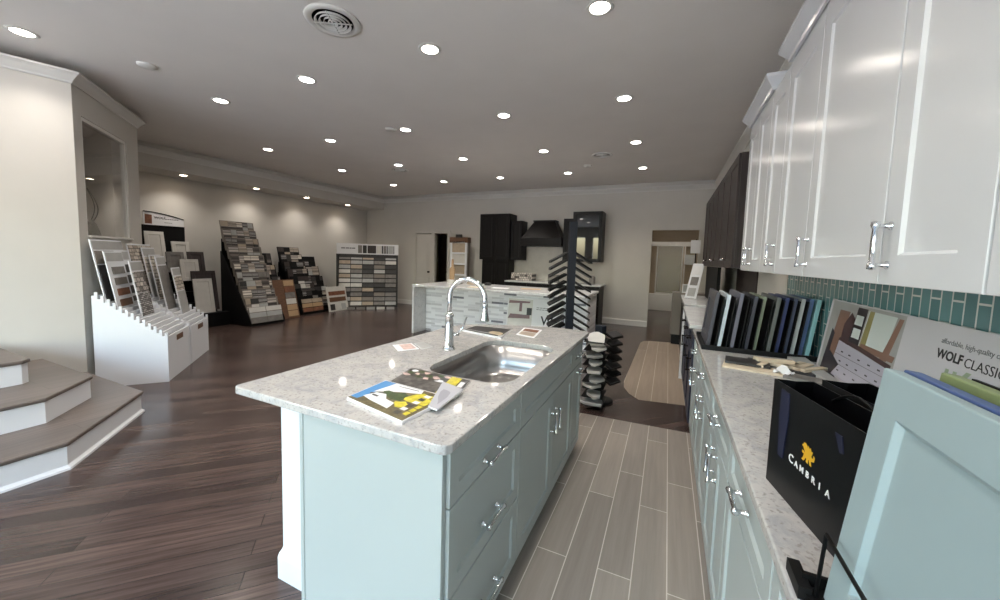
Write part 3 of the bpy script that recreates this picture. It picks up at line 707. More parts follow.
bm = newbm(); tube(bm, [(.50, 8.62, 0.015), (.50, 8.62, 1.95)], .012, 8); lathe(bm, [(.16, 0), (.16, .012), (.02, .02)], 20, Matrix.Translation((.50, 8.62, 0))); obj('pole', bm, 'bronze', ps)
for nm, z0, z1, mt, dx in (('notice', 1.66, 1.93, 'paper', -.01), ('notice', 1.42, 1.63, 'ltgrey', -.10)):
    bm = newbm(); box(bm, (.41+dx, 8.59, z0), (.59+dx, 8.605, z1)); obj(nm, bm, mt, ps)

# ------------------------------------------------------------------ upright door samples on the counter
TL = math.radians(6.3)
def door_rack(name_label, x0, x1, y0, y1):
    t = thing('sample_rack', name_label, 'display rack', ((x0+x1)/2, (y0+y1)/2, ZT))
    bm = newbm(); box(bm, (x0, y0, ZT), (x1, y1, ZT+.012)); box(bm, (x0, y0, ZT+.012), (x1, y0+.008, ZT+.03)); box(bm, (x0, y1-.008, ZT+.012), (x1, y1, ZT+.03)); obj('tray', bm, 'black', t)
    return t
def divider(rack, x, y0, y1, h, th=.004):
    Mx = frameM((x, y0, ZT+.013), (0, 1, 0), (math.sin(TL), 0, math.cos(TL)), (-math.cos(TL), 0, math.sin(TL)))
    bm = newbm(); box(bm, (0, 0, 0), (y1-y0, h, th), 0, Mx); obj('divider', bm, 'black', rack)
def door_sample(x, y0, y1, h, col, label, group, top=None):
    m = pm('door finish %d %d %d' % col, col, .35, var=.02, scale=5)
    bm = newbm(); Mx = frameM((x, y0, ZT+.016), (0, 1, 0), (math.sin(TL), 0, math.cos(TL)), (-math.cos(TL), 0, math.sin(TL)))
    shaker(bm, y1-y0, h, .02, .058, .008, Mx)
    obj('door_sample', bm, m, None, label, 'cabinet door sample', group, loc=(x, (y0+y1)/2, ZT+.016), bevel=.002)
rk = door_rack('long black tray rack holding upright cabinet door samples', .222, .80, 2.62, 3.12)
DS = [(.268, (62, 62, 70), 'charcoal cabinet door sample at the left end of the upright row'), (.329, (196, 206, 212), 'white edged cabinet door sample, second in the upright row'),
      (.396, (104, 104, 116), 'slate grey cabinet door sample, third in the upright row'), (.470, (54, 56, 66), 'thin charcoal cabinet door sample left of the sage one'),
      (.512, (134, 144, 122), 'sage green cabinet door sample in the upright row'), (.583, (98, 102, 100), 'grey green cabinet door sample right of the sage one'),
      (.622, (48, 62, 112), 'royal navy cabinet door sample in the upright row'), (.662, (66, 76, 104), 'slate blue cabinet door sample between navy and light grey'),
      (.699, (178, 184, 186), 'light grey cabinet door sample in the upright row'), (.737, (76, 100, 142), 'steel blue cabinet door sample in the upright row'),
      (.771, (134, 180, 186), 'light aqua cabinet door sample at the right end of the upright row')]
for i, (x, col, lab) in enumerate(DS):
    door_sample(x, 2.66, 3.08, .335 + (.012 if i in (2, 0) else 0), col, lab, 'upright door samples on the counter rack')
for x in (.295, .355, .425, .440, .492, .545, .60, .642, .672, .712): divider(rk, x, 2.64, 3.09, .325)
rk2 = door_rack('black wire front rack holding large painted door samples nearby', .232, .47, .26, .745)
bm = newbm(); tube(bm, [(.244, .716, ZT+.005), (.249, .712, 1.035), (.249, .27, 1.035), (.244, .27, ZT+.005)], .003, 8); box(bm, (.222, .715, ZT), (.24, .78, ZT+.022)); obj('wire_rail', bm, 'black', rk2)
G2 = 'large painted door samples in the near rack'
door_sample(.272, .285, .712, .378, (148, 166, 170), 'large light aqua door sample filling the lower right', G2)
door_sample(.3085, .285, .745, .372, (70, 92, 140), 'blue door sample behind the light aqua one', G2)
door_sample(.3425, .285, .735, .376, (128, 140, 96), 'olive green door sample behind the blue one', G2)
for x, hh in ((.2865, .335), (.3205, .335), (.362, .375), (.42, .378)): divider(rk2, x, .30, .74, hh, .005)

# ------------------------------------------------------------------ poster leaning on the backsplash
po = thing('display_poster', 'white poster with kitchen picture and lettering leaning on the teal tiles', 'poster', (.79, 1.5, ZT))
pa = Vector((.045, 0, .368)).normalized(); PM = frameM((.772, 2.525, ZT+.001), (0, -1, 0), pa, Vector((-pa.z, 0, pa.x)))   # u toward the viewer, v up, n into the room
bm = newbm(); box(bm, (0, 0, 0), (2.05, .372, .006), 0, PM); obj('board', bm, 'foam', po)
def U(y, z): return (2.525-y, (z-ZT)/pa.z)
def PQ(pts): return [U(*p) for p in pts]
bm = newbm(); k = 0
def ink(pts, mi):
    global k
    k += 1; f = bm.faces.new([bm.verts.new(PM @ Vector((u, v, .0061+.00006*k))) for u, v in PQ(pts)]); f.material_index = mi
ink([(2.50, .925), (1.845, .925), (1.845, 1.278), (2.50, 1.278)], 0)       # pale wall
ink([(2.44, .925), (2.30, .925), (2.29, 1.24), (2.40, 1.24)], 1)           # brown curtain
ink([(2.47, .93), (2.42, .93), (2.40, 1.12), (2.44, 1.14)], 4)             # dark foliage
ink([(2.33, .95), (2.24, .95), (2.22, 1.21), (2.27, 1.24), (2.32, 1.18)], 2)
ink([(2.24, 1.10), (2.14, 1.10), (2.13, 1.27), (2.22, 1.27)], 4)           # glazed wall cupboard
for z in (1.13, 1.19): ink([(2.225, z), (2.15, z), (2.15, z+.045), (2.22, z+.045)], 3)
ink([(2.13, 1.10), (1.93, 1.10), (1.90, 1.265), (2.12, 1.265)], 3)         # window light
ink([(2.13, 1.10), (2.08, 1.10), (2.07, 1.265), (2.11, 1.265)], 5)         # olive curtain
ink([(1.95, 1.09), (1.90, 1.09), (1.855, 1.262), (1.885, 1.262)], 1)       # window post
ink([(2.12, 1.095), (1.86, 1.095), (1.85, 1.12), (2.12, 1.12)], 1)         # sill
ink([(2.34, 1.095), (2.12, 1.085), (1.86, 1.065), (1.86, 1.085), (2.12, 1.105), (2.33, 1.11)], 2)
ink([(2.36, .925), (1.90, .925), (1.86, 1.065), (2.33, 1.095)], 6)         # pale drawers
for y in (2.28, 2.20, 2.11, 2.02, 1.94):
    for z in (.955, 1.0, 1.045):
        ink([(y, z), (y-.022, z), (y-.022, z+.006), (y, z+.006)], 4)
for z in (.985, 1.03): ink([(2.34, z), (1.89, z), (1.89, z+.002), (2.34, z+.002)], 7)
ink([(2.47, .925), (2.33, .925), (2.27, .985), (2.40, 1.03)], 4)
obj('printed_picture', bm, ['ltgrey', pm('print brown', (140, 108, 92), .4), pm('print plum', (84, 62, 62), .4), pm('print pale', (206, 214, 210), .4), pm('print dark', (58, 52, 56), .4), pm('print olive', (150, 142, 92), .4), pm('print lavender', (186, 182, 194), .4), 'inkg'], po, recalc=False)
def PT(y, z, n=.0062): u, v = U(y, z); return PM @ Matrix.Translation((u, v, n))
bm = newbm()
text(bm, 'WOLF', .040, PT(1.642, 1.175), 0, .0012)
text(bm, 'CLASSIC', .040, PT(1.522, 1.172), 1, -.0002)
text(bm, 'affordable, high-quality cabinets', .023, PT(1.637, 1.222), 2)
obj('lettering', bm, ['inkk', 'inkk', 'inkg'], po, recalc=False)
bm = newbm()
for a in ([(1.588, 1.09), (1.572, 1.09), (1.570, 1.150), (1.586, 1.150)], [(1.556, 1.09), (1.540, 1.09), (1.536, 1.150), (1.552, 1.150)], [(1.530, 1.125), (1.502, 1.160), (1.482, 1.160), (1.515, 1.118)], [(1.53, 1.125), (1.515, 1.13), (1.48, 1.09), (1.50, 1.09)]):
    vs = [bm.verts.new(PM @ Vector((*U(*p), .0063))) for p in a]; bm.faces.new(vs)
obj('emblem', bm, 'sagep', po, recalc=False)

# ------------------------------------------------------------------ shopping bags
def bag(label, o, u, n, w, h, d, logo=False):
    """o: left bottom corner of the printed side, u along it, n outward"""
    t = thing('shopping_bag', label, 'shopping bag', (o[0], o[1], ZT), 0, 'black shopping bags on the counter')
    Mx = frameM((o[0], o[1], ZT+.001), (u[0], u[1], 0), (0, 0, 1), (n[0], n[1], 0))
    bm = newbm(); wl = .0018
    outer = [(0, 0), (w, 0), (w, -d), (w-.01, -d*.55), (w, -d), (0, -d)]
    V = lambda u, v, n_: bm.verts.new(Mx @ Vector((u, v, n_)))
    pin = d*.12
    ring = lambda z, q, s: [V(s, z, -s), V(w-s, z, -s), V(w-q-s, z, -d/2), V(w-s, z, -d+s), V(s, z, -d+s), V(q+s, z, -d/2)]
    r0 = ring(0, 0, 0); r1 = ring(h*.5, pin*.4, 0); r2 = ring(h, pin, 0); r3 = ring(h, pin, wl); r4 = ring(.01, 0, wl)
    bm.faces.new(r0); bm.faces.new(r4)
    for a, b in ((r0, r1), (r1, r2), (r2, r3), (r3, r4)):
        for i in range(6): bm.faces.new((a[i], a[(i+1) % 6], b[(i+1) % 6], b[i]))
    obj('bag_body', bm, 'bag', t)
    for uu in ((.055, w-.075) if logo else (w*.5,)):
        bm = newbm(); L = .17 if uu < .1 else .03
        pts = [(uu-.014, h-.012), (uu+.018, h-.014), (uu+.022, h-.07), (uu+.012, h-L), (uu-.008, h-L), (uu-.016, h-.08)] if L > .1 else [(uu, h-.03), (uu+.02, h-.03), (uu+.026, h-.06), (uu+.018, h-.062)]
        prism(bm, pts, .0005, .0025, 0, Mx); obj('ribbon_handle', bm, 'ribbon', t)
    bm = newbm(); tube(bm, [Mx @ Vector((w*.25+(w*.5)*k/12, h+.0-.02+.0*k, -d+.004)) + Vector((0, 0, .035*math.sin(PI*k/12))) for k in range(13)], .003, 6); obj('cord_handle', bm, 'black', t)
    if logo:
        bm = newbm(); c = .156; x0 = .092
        for i, ch in enumerate('CAMBRIA'): text(bm, ch, .027 if i == 0 else .0195, Mx @ Matrix.Translation((.098+.0203*i+(.004 if i == 6 else 0), .096, .0004)), 0, .0003, 'CENTER')
        obj('lettering', bm, 'inkw', t, recalc=False)
        bm = newbm()
        dr = [[(-.013, -.006), (-.004, -.010), (.008, -.008), (.013, .000), (.010, .010), (.000, .013), (-.010, .009)],
              [(-.012, .004), (-.018, .012), (-.016, .021), (-.009, .022), (-.003, .017), (-.004, .009)], [(-.016, .016), (-.022, .014), (-.021, .011), (-.015, .012)],
              [(-.004, .010), (-.001, .021), (.004, .016), (.008, .020), (.011, .013), (.016, .014), (.012, .004)],
              [(-.013, -.004), (-.017, -.014), (-.021, -.017), (-.013, -.019), (-.009, -.014), (-.006, -.008)], [(-.003, -.008), (-.005, -.016), (.003, -.018), (.003, -.008)],
              [(.005, -.007), (.008, -.017), (.015, -.018), (.013, -.010), (.012, -.003)], [(-.012, .003), (-.020, .003), (-.020, -.003), (-.011, -.003)],
              [(.010, .002), (.017, .001), (.019, .009), (.024, .006), (.022, -.004), (.013, -.007)]]
        for i, p in enumerate(dr):
            bm.faces.new([bm.verts.new(Mx @ Vector((c+a, .143+b, .0008+.00005*i))) for a, b in p])
        obj('emblem', bm, 'gold', t, recalc=False)
    return t
ub_ = Vector((.213, -.977)).normalized(); nb_ = Vector((-ub_.y, ub_.x)); nb_ = -nb_ if nb_.x > 0 else nb_
bag('black shopping bag with gold emblem and white lettering on the counter', (.256, 1.10), ub_, nb_, .305, .258, .085, True)
bag('plain black shopping bag standing behind the lettered bag', (.372, 1.175), ub_, nb_, .30, .252, .10)

# ------------------------------------------------------------------ wood samples on the counter
G3 = 'loose wood samples on the counter'
def board(cx, cy, z, l, w, t, ang, mat, label, name='wood_sample', tilt=0):
    Mx = Matrix.Translation((cx, cy, z)) @ Matrix.Rotation(ang, 4, 'Z') @ Matrix.Rotation(tilt, 4, 'Y')
    bm = newbm(); box(bm, (-l/2, -w/2, 0), (l/2, w/2, t)); 
    me_o = obj(name, bm, mat, None, label, 'wood sample', G3, loc=None, local=True, bevel=.0015); me_o.matrix_world = Mx; W[me_o] = Mx
board(.415, 2.33, ZT+.012, .20, .13, .012, -.15, 'dark', 'dark slate sample board at the left of the loose wood samples', 'sample_board')
board(.43, 2.27, ZT, .26, .16, .010, -.2, 'cream', 'cream edged board lying under the dark slate sample')
stk = [(.50, 2.34, .012, .18, 1.1), (.56, 2.42, .012, .20, -.3), (.58, 2.33, .012, .17, -.35), (.63, 2.38, .012, .19, .9), (.665, 2.36, .012, .17, .95), (.70, 2.33, .012, .16, .7), (.545, 2.36, .028, .17, .2)]
nmz = ['cream wood stick lying crosswise next to the slate sample', 'long cream wood stick at the rear of the pile', 'cream wood stick along the middle of the pile', 'slanted cream wood stick right of the middle', 'slanted cream wood stick between two others', 'slanted cream wood stick at the right of the pile', 'cream wood stick resting on top of the pile']
for (x, y, z, l, a), nm in zip(stk, nmz): board(x, y, ZT+z, l, .03, .016, a, 'cream', nm)
board(.60, 2.36, ZT, .36, .17, .0115, -.25, 'dark', 'long dark board beneath the cream wood sticks', 'sample_board')
board(.66, 2.14, ZT, .24, .09, .014, -.5, 'midgrey', 'grey board just behind the lettered bag', 'sample_board')
q = [(.50, 2.20), (.57, 2.17), (.60, 2.22), (.53, 2.255)]
bm = newbm(); vs = [[bm.verts.new((*lerpq(q, i/3, j/3), ZT+.004+(.02 if (i+j) % 2 else 0)+.012*((i*j) % 3))) for j in range(4)] for i in range(4)]
for i in range(3):
    for j in range(3): bm.faces.new((vs[i][j], vs[i+1][j], vs[i+1][j+1], vs[i][j+1]))
obj('paper_scrap', bm, 'paper', None, 'crumpled white paper scrap by the wood samples', 'paper', loc=(.55, 2.21, ZT), solid=.0012)
bm = newbm(); Mx = frameM((.70, 2.53, ZT+.001), Vector((.06, -.46, 0)).normalized(), (math.cos(.3), 0, 0), (0, 0, 1))
prism(bm, [(.655, 2.60), (.745, 2.62), (.745, 2.20), (.735, 2.08), (.70, 2.10)], ZT, ZT+.02); obj('sample_board', bm, 'ltgrey', None, 'pale grey tapered board lying along the poster foot', 'wood sample', G3, loc=(.7, 2.4, ZT), bevel=.002)

# ================================================================== WHITE BOARD DISPLAYS by the angled wall
FB = Vector((-4.879, 2.116)); uB = Vector((-.755, .656)).normalized(); nB = Vector((.656, .755)).normalized()
def BM_(du): p = FB + uB*du; return frameM((p.x, p.y, 0), (uB.x, uB.y, 0), (0, 0, 1), (nB.x, nB.y, 0))     # (u, z, n)
def slot_box(du, w, hf, hb, dep, label):
    p = FB+uB*(du+w/2)-nB*dep/2
    t = thing('board_display_bin', label, 'display bin', (p.x, p.y, 0), 0, 'white slotted display bins')
    Mx = BM_(du)
    ns = 13; prof = [(0, 0), (0, hf)]
    for k in range(ns):                                     # notched sloping edge, front to back
        a, b = k/ns, (k+1)/ns
        za, zb = hf+(hb-hf)*a, hf+(hb-hf)*b
        prof += [(-dep*(a+.045), zb-.0), (-dep*(a+.05), zb-.03), (-dep*b, zb-.03)]
    prof += [(-dep, 0)]
    # cleaner notch: tooth then gap
    prof = [(0, 0), (0, hf)]
    for k in range(ns):
        a = dep*k/ns; b = dep*(k+.5)/ns; c = dep*(k+1)/ns
        za = hf+(hb-hf)*k/ns; zc_ = hf+(hb-hf)*(k+1)/ns
        prof += [(-a, zc_), (-b, zc_), (-b, zc_-.034), (-c, zc_-.034)]
    prof += [(-dep, 0)]
    clean = []
    for q in prof:
        if not clean or (abs(clean[-1][0]-q[0])+abs(clean[-1][1]-q[1])) > 1e-6: clean.append(q)
    for u0 in (0, w-.018):
        Ms = Mx @ Matrix(((0, 0, 1, u0), (0, 1, 0, 0), (1, 0, 0, 0), (0, 0, 0, 1)))
        bm = newbm(); prism(bm, clean, 0, .018, 0, Ms); obj('side_panel', bm, 'whitep', t)
    bm = newbm(); box(bm, (.018, .0, -.02), (w-.018, hf-.13, -.006), 0, Mx); box(bm, (.018, hf-.127, -.02), (w-.018, hf-.004, 0), 0, Mx); obj('front_panel', bm, 'whitep', t)
    bm = newbm(); box(bm, (w*.38, hf-.095, 0), (w*.66, hf-.035, .004), 0, Mx); obj('label_plate', bm, 'brown', t)
    bm = newbm(); box(bm, (.018, 0, -dep), (w-.018, hb-.05, -dep+.015), 0, Mx); obj('back_panel', bm, 'whitep', t)
    bm = newbm()
    for k in range(1, ns):
        z = hf+(hb-hf)*k/ns; n = -dep*(k+.25)/ns
        box(bm, (.018, z-.045, n-.010), (w-.018, z+.004, n+.010), 0, Mx)
    o = obj('slot_rails', bm, 'whitep', t)
    bm = newbm(); box(bm, (.018, .02, -dep+.015), (w-.018, .20, -.02), 0, Mx); obj('bottom', bm, 'whitep', t)
    return t
slot_box(0, .68, .50, .985, .585, 'left white slotted bin of tile sample boards beside the steps')
slot_box(.735, .72, .485, .97, .585, 'right white slotted bin of tile sample boards, behind the left one')
def sample_panel(du, n, u0, w, ztop, zbot, kind, label):
    th = math.radians(9); Mx = BM_(du) @ Matrix.Translation((u0, zbot, n)) @ Matrix.Rotation(-th, 4, 'X')
    p = (BM_(du) @ Vector((u0+w/2, zbot, n)))
    t = thing('sample_board', label, 'tile sample board', p, 0, 'tile sample boards in the white bins'); h = (ztop-zbot)/math.cos(th)
    bm = newbm(); box(bm, (0, 0, -.010), (w, h, 0), 0, Mx); obj('backing', bm, 'whitep' if kind != 'dk' else 'black', t)
    bm = newbm(); box(bm, (.015, h-.105, 0), (w-.012, h-.015, .003), 0, Mx); obj('header', bm, SW[kind[0]] if isinstance(kind, tuple) else 'ltgrey', t)
    Mc = Mx
    def chip(a, b, c, d, m):
        bm = newbm(); box(bm, (0, 0, 0), (c-a, d-b, .008)); bmesh.ops.rotate(bm, cent=(0, 0, 0), matrix=Matrix.Rotation(PI/2, 3, 'X'), verts=bm.verts)
        bmesh.ops.transform(bm, matrix=Matrix.Rotation(-PI/2, 4, 'X'), verts=bm.verts); bmesh.ops.transform(bm, matrix=Mc @ Matrix.Translation((a, b, 0)), verts=bm.verts)
        obj('tile_chip', bm, m, t)
    if kind == 'bars':
        for k in range(5): chip(.07, h-.24-.115*k, w-.05, h-.165-.115*k, ['midgrey', 'greige', 'rust', 'brown', 'dark'][k])
    elif kind == 'sq':
        for k in range(5): chip(.06, h-.25-.12*k, w-.03, h-.16-.12*k, 'dark')
    elif kind == 'two':
        chip(.012, h*.45, w-.012, h-.12, SW[4]); chip(.012, .03, w-.012, h*.44, SW[1])
    elif kind == 'grad':
        chip(.02, h*.62, w-.3, h-.12, 'greige'); chip(.02, .02, w-.3, h*.6, 'dark'); chip(w-.28, .02, w-.02, h-.12, 'midgrey')
    elif kind == 'wal':
        chip(.012, h*.5, w-.012, h-.02, SW[2]); chip(.012, .02, w-.012, h*.48, SW[0])
    elif kind == 'grey':
        chip(.012, .02, w-.012, h-.12, 'midgrey')
    elif kind == 'hex':
        chip(.012, h*.52, w-.012, h-.12, SW[2]); chip(.012, .02, w-.012, h*.5, 'ltgrey')
dp = .585
def slotn(k): return -dp*(round(k*1.3)+.75)/13
sample_panel(0, slotn(8.0)+.0, .03, .62, 1.52, .86, 'grad', 'wide dark gradient board at the back of the left bin')
sample_panel(0, slotn(6.0), .04, .36, 1.40, .77, 'bars', 'board with five stone bars standing in the left bin')
sample_panel(0, slotn(7.0), .36, .28, 1.41, .82, 'sq', 'board with black squares behind the barred one')
sample_panel(0, slotn(4.0), .19, .29, 1.30, .67, 'two', 'speckled mosaic board standing forward in the left bin')
sample_panel(.735, slotn(8.0), .03, .62, 1.49, .85, 'wal', 'brown and pale stone board at the back of the right bin')
sample_panel(.735, slotn(7.0), .28, .36, 1.45, .80, 'hex', 'pale stone board with dark chips in the right bin')
sample_panel(.735, slotn(4.0), .14, .28, 1.345, .66, 'grey', 'grey stone board leaning in the right bin')
sample_panel(.735, slotn(2.0), .32, .28, 1.20, .57, 'hex', 'white mosaic board at the front of the right bin')
sample_panel(.735, slotn(6.0), .33, .34, 1.36, .76, 'wal', 'rust topped stone board in the middle of the right bin')
# wire ornament on the sill behind the pane
t = thing('wire_ornament', 'dark leaf shaped ornament with looping wires on the interior window sill', 'ornament', AW(.5, -.085, z0w+.02))
bm = newbm(); prism(bm, [(.10, 0), (.30, 0), (.27, .06), (.21, .13), (.13, .17), (.10, .15)], -.10, -.07, 0, MA @ Matrix.Translation((.31, z0w+.021, 0))); obj('leaf', bm, 'plant', t)
bm = newbm()
tube(bm, [MA @ Vector((.40+.13*math.sin(PI*k/14)*(1 if k < 15 else 1), z0w+.15+.36*k/14, -.085)) for k in range(15)], .005, 6); tube(bm, [MA @ Vector((.40+.20*math.sin(PI*k/14), z0w+.12+.40*k/14, -.085)) for k in range(15)], .005, 6)
obj('wire', bm, 'bronze', t)

# ================================================================== DISPLAYS ALONG THE LEFT WALL
def wm(x, y, z): return frameM((x, y, z), (0, 1, 0), (0, 0, 1), (1, 0, 0))     # u along the wall, v up, n into the room
def leanM(x, y, z, deg):                                                        # board leaning back toward the left wall
    a = math.radians(deg); return frameM((x, y, z), (0, 1, 0), (-math.sin(a), 0, math.cos(a)), (math.cos(a), 0, math.sin(a)))
# cabinet door display with arched header
cd = thing('door_display_stand', 'black stand with arched header sign showing cabinet doors', 'display stand', (-8.2, 3.85, 0))
bm = newbm(); box(bm, (-8.55, 3.40, 0), (-8.50, 4.02, 1.86)); obj('back_panel', bm, 'black', cd)
bm = newbm()
for k in range(5): box(bm, (-8.50+.125*k, 3.42+.1*k, 0), (-8.375+.125*k, 4.10+.06*k, 1.05-.2*k))
obj('stepped_base', bm, 'black', cd)
bm = newbm(); box(bm, (-7.87, 3.96, 0), (-7.74, 4.36, .26)); obj('plinth', bm, 'black', cd)
Mx = wm(-8.48, 3.40, 1.86)
pts = [(0, 0), (.60, 0)] + [(.60-.60*k/12, .13+.10*math.sin(PI*.5+PI*.5*(k/12-.0)*0 + 0)*0 + .10*math.sin(PI/2*(k/12))**1) for k in range(13)]
bm = newbm(); prism(bm, pts, -.02, 0, 0, Mx); o = obj('header_sign', bm, 'paper', cd)
bm = newbm(); arc = [Mx @ Vector((.60-.60*k/12, .135+.10*math.sin(PI/2*(k/12)), 0)) for k in range(13)]; tube(bm, arc, .010, 6); obj('header_edge', bm, 'black', o)
bm = newbm(); text(bm, 'WOLF', .06, Mx @ Matrix.Translation((.15, .115, .001)), 0, .001); obj('lettering', bm, 'inkk', o, recalc=False); bm = newbm(); [box(bm, (.31+.035*i, .112, .0005), (.338+.035*i, .128, .001), 1, Mx) for i in range(6)]; [box(bm, (.30+.03*i, .05, .0005), (.324+.03*i, .06, .001), 1, Mx) for i in range(4)]; obj('small_print', bm, ['inkk', 'inkg'], o, recalc=False)
bm = newbm(); prism(bm, [(.02, .02), (.12, .02), (.12, .18), (.02, .19)], .0005, .001, 0, Mx); obj('picture', bm, 'rust', o)
G4 = 'cabinet doors on the black display stand'
for (y0, z0, w, h, x, mt, lab) in [(3.38, 1.20, .28, .55, -8.36, 'offwhite', 'white cabinet door on the top tier of the black stand'), (3.70, 1.26, .27, .32, -8.24, 'offwhite', 'white drawer front right of the top tier door'),
        (3.58, 1.02, .27, .37, -8.16, 'midgrey', 'grey cabinet door on the second tier'), (3.89, .95, .27, .45, -8.12, 'brownwood', 'dark brown door right of the grey one'),
        (3.74, .86, .29, .40, -8.06, 'offwhite', 'white cabinet door in the middle of the black stand'), (3.86, .30, .40, .75, -7.90, 'brownwood', 'large dark brown door low on the black stand'),
        (3.82, .27, .31, .64, -7.79, 'offwhite', 'white cabinet door at the front of the black stand')]:
    bm = newbm(); shaker(bm, w, h, .02, .055, .008, leanM(x, y0, z0, 10)); obj('cabinet_door', bm, mt, None, lab, 'cabinet door sample', G4, loc=(x, y0+w/2, z0))

def tier_rack(name, label, x0, x1, y0, y1, ztop, n, chips, tags, glabel, rowname, bh=.42, lean=14, plain_from=99, slatmats=None):
    """stepped rack from the wall (x0, high) to the front (x1, low); each leaning board is a thing of its own"""
    t = thing('tile_rack', label, 'display rack', ((x0+x1)/2, (y0+y1)/2, 0))
    zb = .06
    prof = [(x0-.06, 0), (x1+.02, 0), (x1+.02, .10), (x0+.05, ztop-.72), (x0-.06, ztop-.60)]
    for y in (y0-.02, y1+.004):
        bm = newbm(); Ms = frameM((0, y, 0), (1, 0, 0), (0, 0, 1), (0, -1, 0)); prism(bm, prof, -.016, 0, 0, Ms); obj('side_frame', bm, 'black', t)
    bm = newbm(); box(bm, (x0-.06, y0, 0), (x1, y1, .05)); box(bm, (x0-.06, y0, .05), (x0-.04, y1, ztop-.36)); obj('back_frame', bm, 'black', t)
    for k in range(n):
        f = k/(n-1); x = x0+(x1-x0)*f; zt = ztop-(ztop-.36)*f; z0 = max(zt-bh, .055); h = (zt-z0)/math.cos(math.radians(lean))
        Mx = leanM(x, y0+.0, z0, lean)
        lab = '%s tile board from the %s %s' % (ORD[k] if k else 'topmost', 'top of the' if k else 'rear of the', rowname)
        if k == n-1: lab = 'lowest front tile board of the %s' % rowname
        b = thing('tile_board', lab, 'tile sample board', (x, (y0+y1)/2, z0), 0, glabel)
        bm = newbm(); box(bm, (0, 0, -.012), (y1-y0, h, 0), 0, Mx); obj('backing', bm, 'black' if tags == 'dark' else 'greige', b)
        w = y1-y0
        if k >= plain_from:
            mt = (slatmats or ['offwhite', 'ltgrey', 'midgrey'])
            rows_ = 3 if k == n-1 else 1
            for r in range(rows_):
                for c in range(2):
                    zz = h-(r+1)*h/rows_+.008
                    bm = newbm(); box(bm, (c*w/2+.006, zz, 0), ((c+1)*w/2-.006, zz+h/rows_-.014, .008), 0, Mx); obj('tile', bm, mt[min(r, len(mt)-1)], b)
        else:
            c = 0; xx = .01; rr = random.Random(k*31+len(rowname))
            while xx < w-.05:
                cw = rr.uniform(.09, .19); cw = min(cw, w-.01-xx)
                for (a, d) in ((h-.115, h-.012), (h-.23, h-.125)):
                    m = SW[rr.randrange(5)] if rr.random() < .7 else M[rr.choice(PLAIN)]
                    if tags == 'dark' and rr.random() < .55: m = M[rr.choice(['dark', 'black', 'black', 'brownwood'])]
                    bm = newbm(); box(bm, (xx, a, 0), (xx+cw-.008, d, .009), 0, Mx); obj('tile_chip', bm, m, b)
                xx += cw
    return t
tier_rack('r1', 'tall stepped rack of mosaic tile boards against the left wall', -7.98, -7.16, 4.40, 5.05, 2.03, 11, 5, 'light', 'tile boards of the tall stepped rack', 'tall stepped rack', plain_from=10)
tier_rack('r1b', 'short dark stepped rack right of the tall rack', -8.40, -7.75, 5.20, 5.70, 1.40, 5, 4, 'dark', 'tile boards of the short dark rack', 'short dark rack')
tier_rack('r2', 'middle stepped rack of dark tile boards on the left wall', -8.40, -7.62, 5.86, 6.42, 1.56, 8, 4, 'dark', 'tile boards of the middle stepped rack', 'middle stepped rack', plain_from=7, slatmats=['beige', 'tan', 'rust'])
tier_rack('r2b', 'right hand dark stepped rack joined to the middle one', -8.38, -7.78, 6.47, 6.86, 1.34, 5, 4, 'dark', 'tile boards of the right dark rack', 'right dark rack')
# brown wood board with tile column
bs = thing('tile_board', 'brown wood board with a column of tan tiles between the racks', 'tile sample board', (-7.4, 5.4, 0))
Mx = leanM(-7.42, 5.13, .004, 14)
bm = newbm(); box(bm, (0, 0, -.02), (.50, .86, 0), 0, Mx); obj('backing', bm, 'brown', bs)
for k, mt in enumerate(['tan', 'rust', 'midgrey', 'offwhite', 'tan', 'tan']):
    bm = newbm(); box(bm, (.24, .72-.135*k, 0), (.47, .84-.135*k, .01), 0, Mx); obj('tile', bm, mt, bs)
ws = thing('sample_easel', 'small white easel with brown striped samples beside the swatch wall', 'display stand', (-7.55, 6.8, 0))
Mx = leanM(-7.50, 6.49, .003, 12)
bm = newbm(); box(bm, (0, 0, -.02), (.60, .62, 0), 0, Mx); obj('backing', bm, 'offwhite', ws)
for a, b, mt in ((.40, .50, 'rust'), (.24, .35, 'brown')): 
    bm = newbm(); box(bm, (.05, a, 0), (.55, b, .01), 0, Mx); obj('sample_strip', bm, mt, ws)
for c in range(3):
    bm = newbm(); box(bm, (.05+.17*c, .03, 0), (.18+.17*c, .18, .01), 0, Mx); obj('sample_square', bm, ['dark', 'offwhite', 'ltgrey'][c], ws)
# swatch wall across the far corner
A, B = Vector((-7.82, 6.96)), Vector((-6.62, 7.94)); uS = (B-A).normalized(); nS = Vector((uS.y, -uS.x)); LS = (B-A).length
sw = thing('swatch_wall_stand', 'large stand of shingle swatches with printed header across the far left corner', 'display stand', ((A.x+B.x)/2, (A.y+B.y)/2, 0))
Mx = frameM((A.x, A.y, 0), (uS.x, uS.y, 0), (0, 0, 1), (nS.x, nS.y, 0))
bm = newbm(); box(bm, (0, 0, -.30), (LS, 1.44, -.26), 0, Mx); box(bm, (0, 0, -.30), (.03, 1.44, -.1), 0, Mx); box(bm, (LS-.03, 0, -.30), (LS, 1.44, -.1), 0, Mx); box(bm, (0, 0, -.30), (LS, .05, 0), 0, Mx); obj('frame', bm, 'dark', sw)
bm = newbm(); box(bm, (-.01, 1.44, -.28), (LS+.01, 1.72, -.24), 0, Mx); hd = obj('header_sign', bm, 'paper', sw)
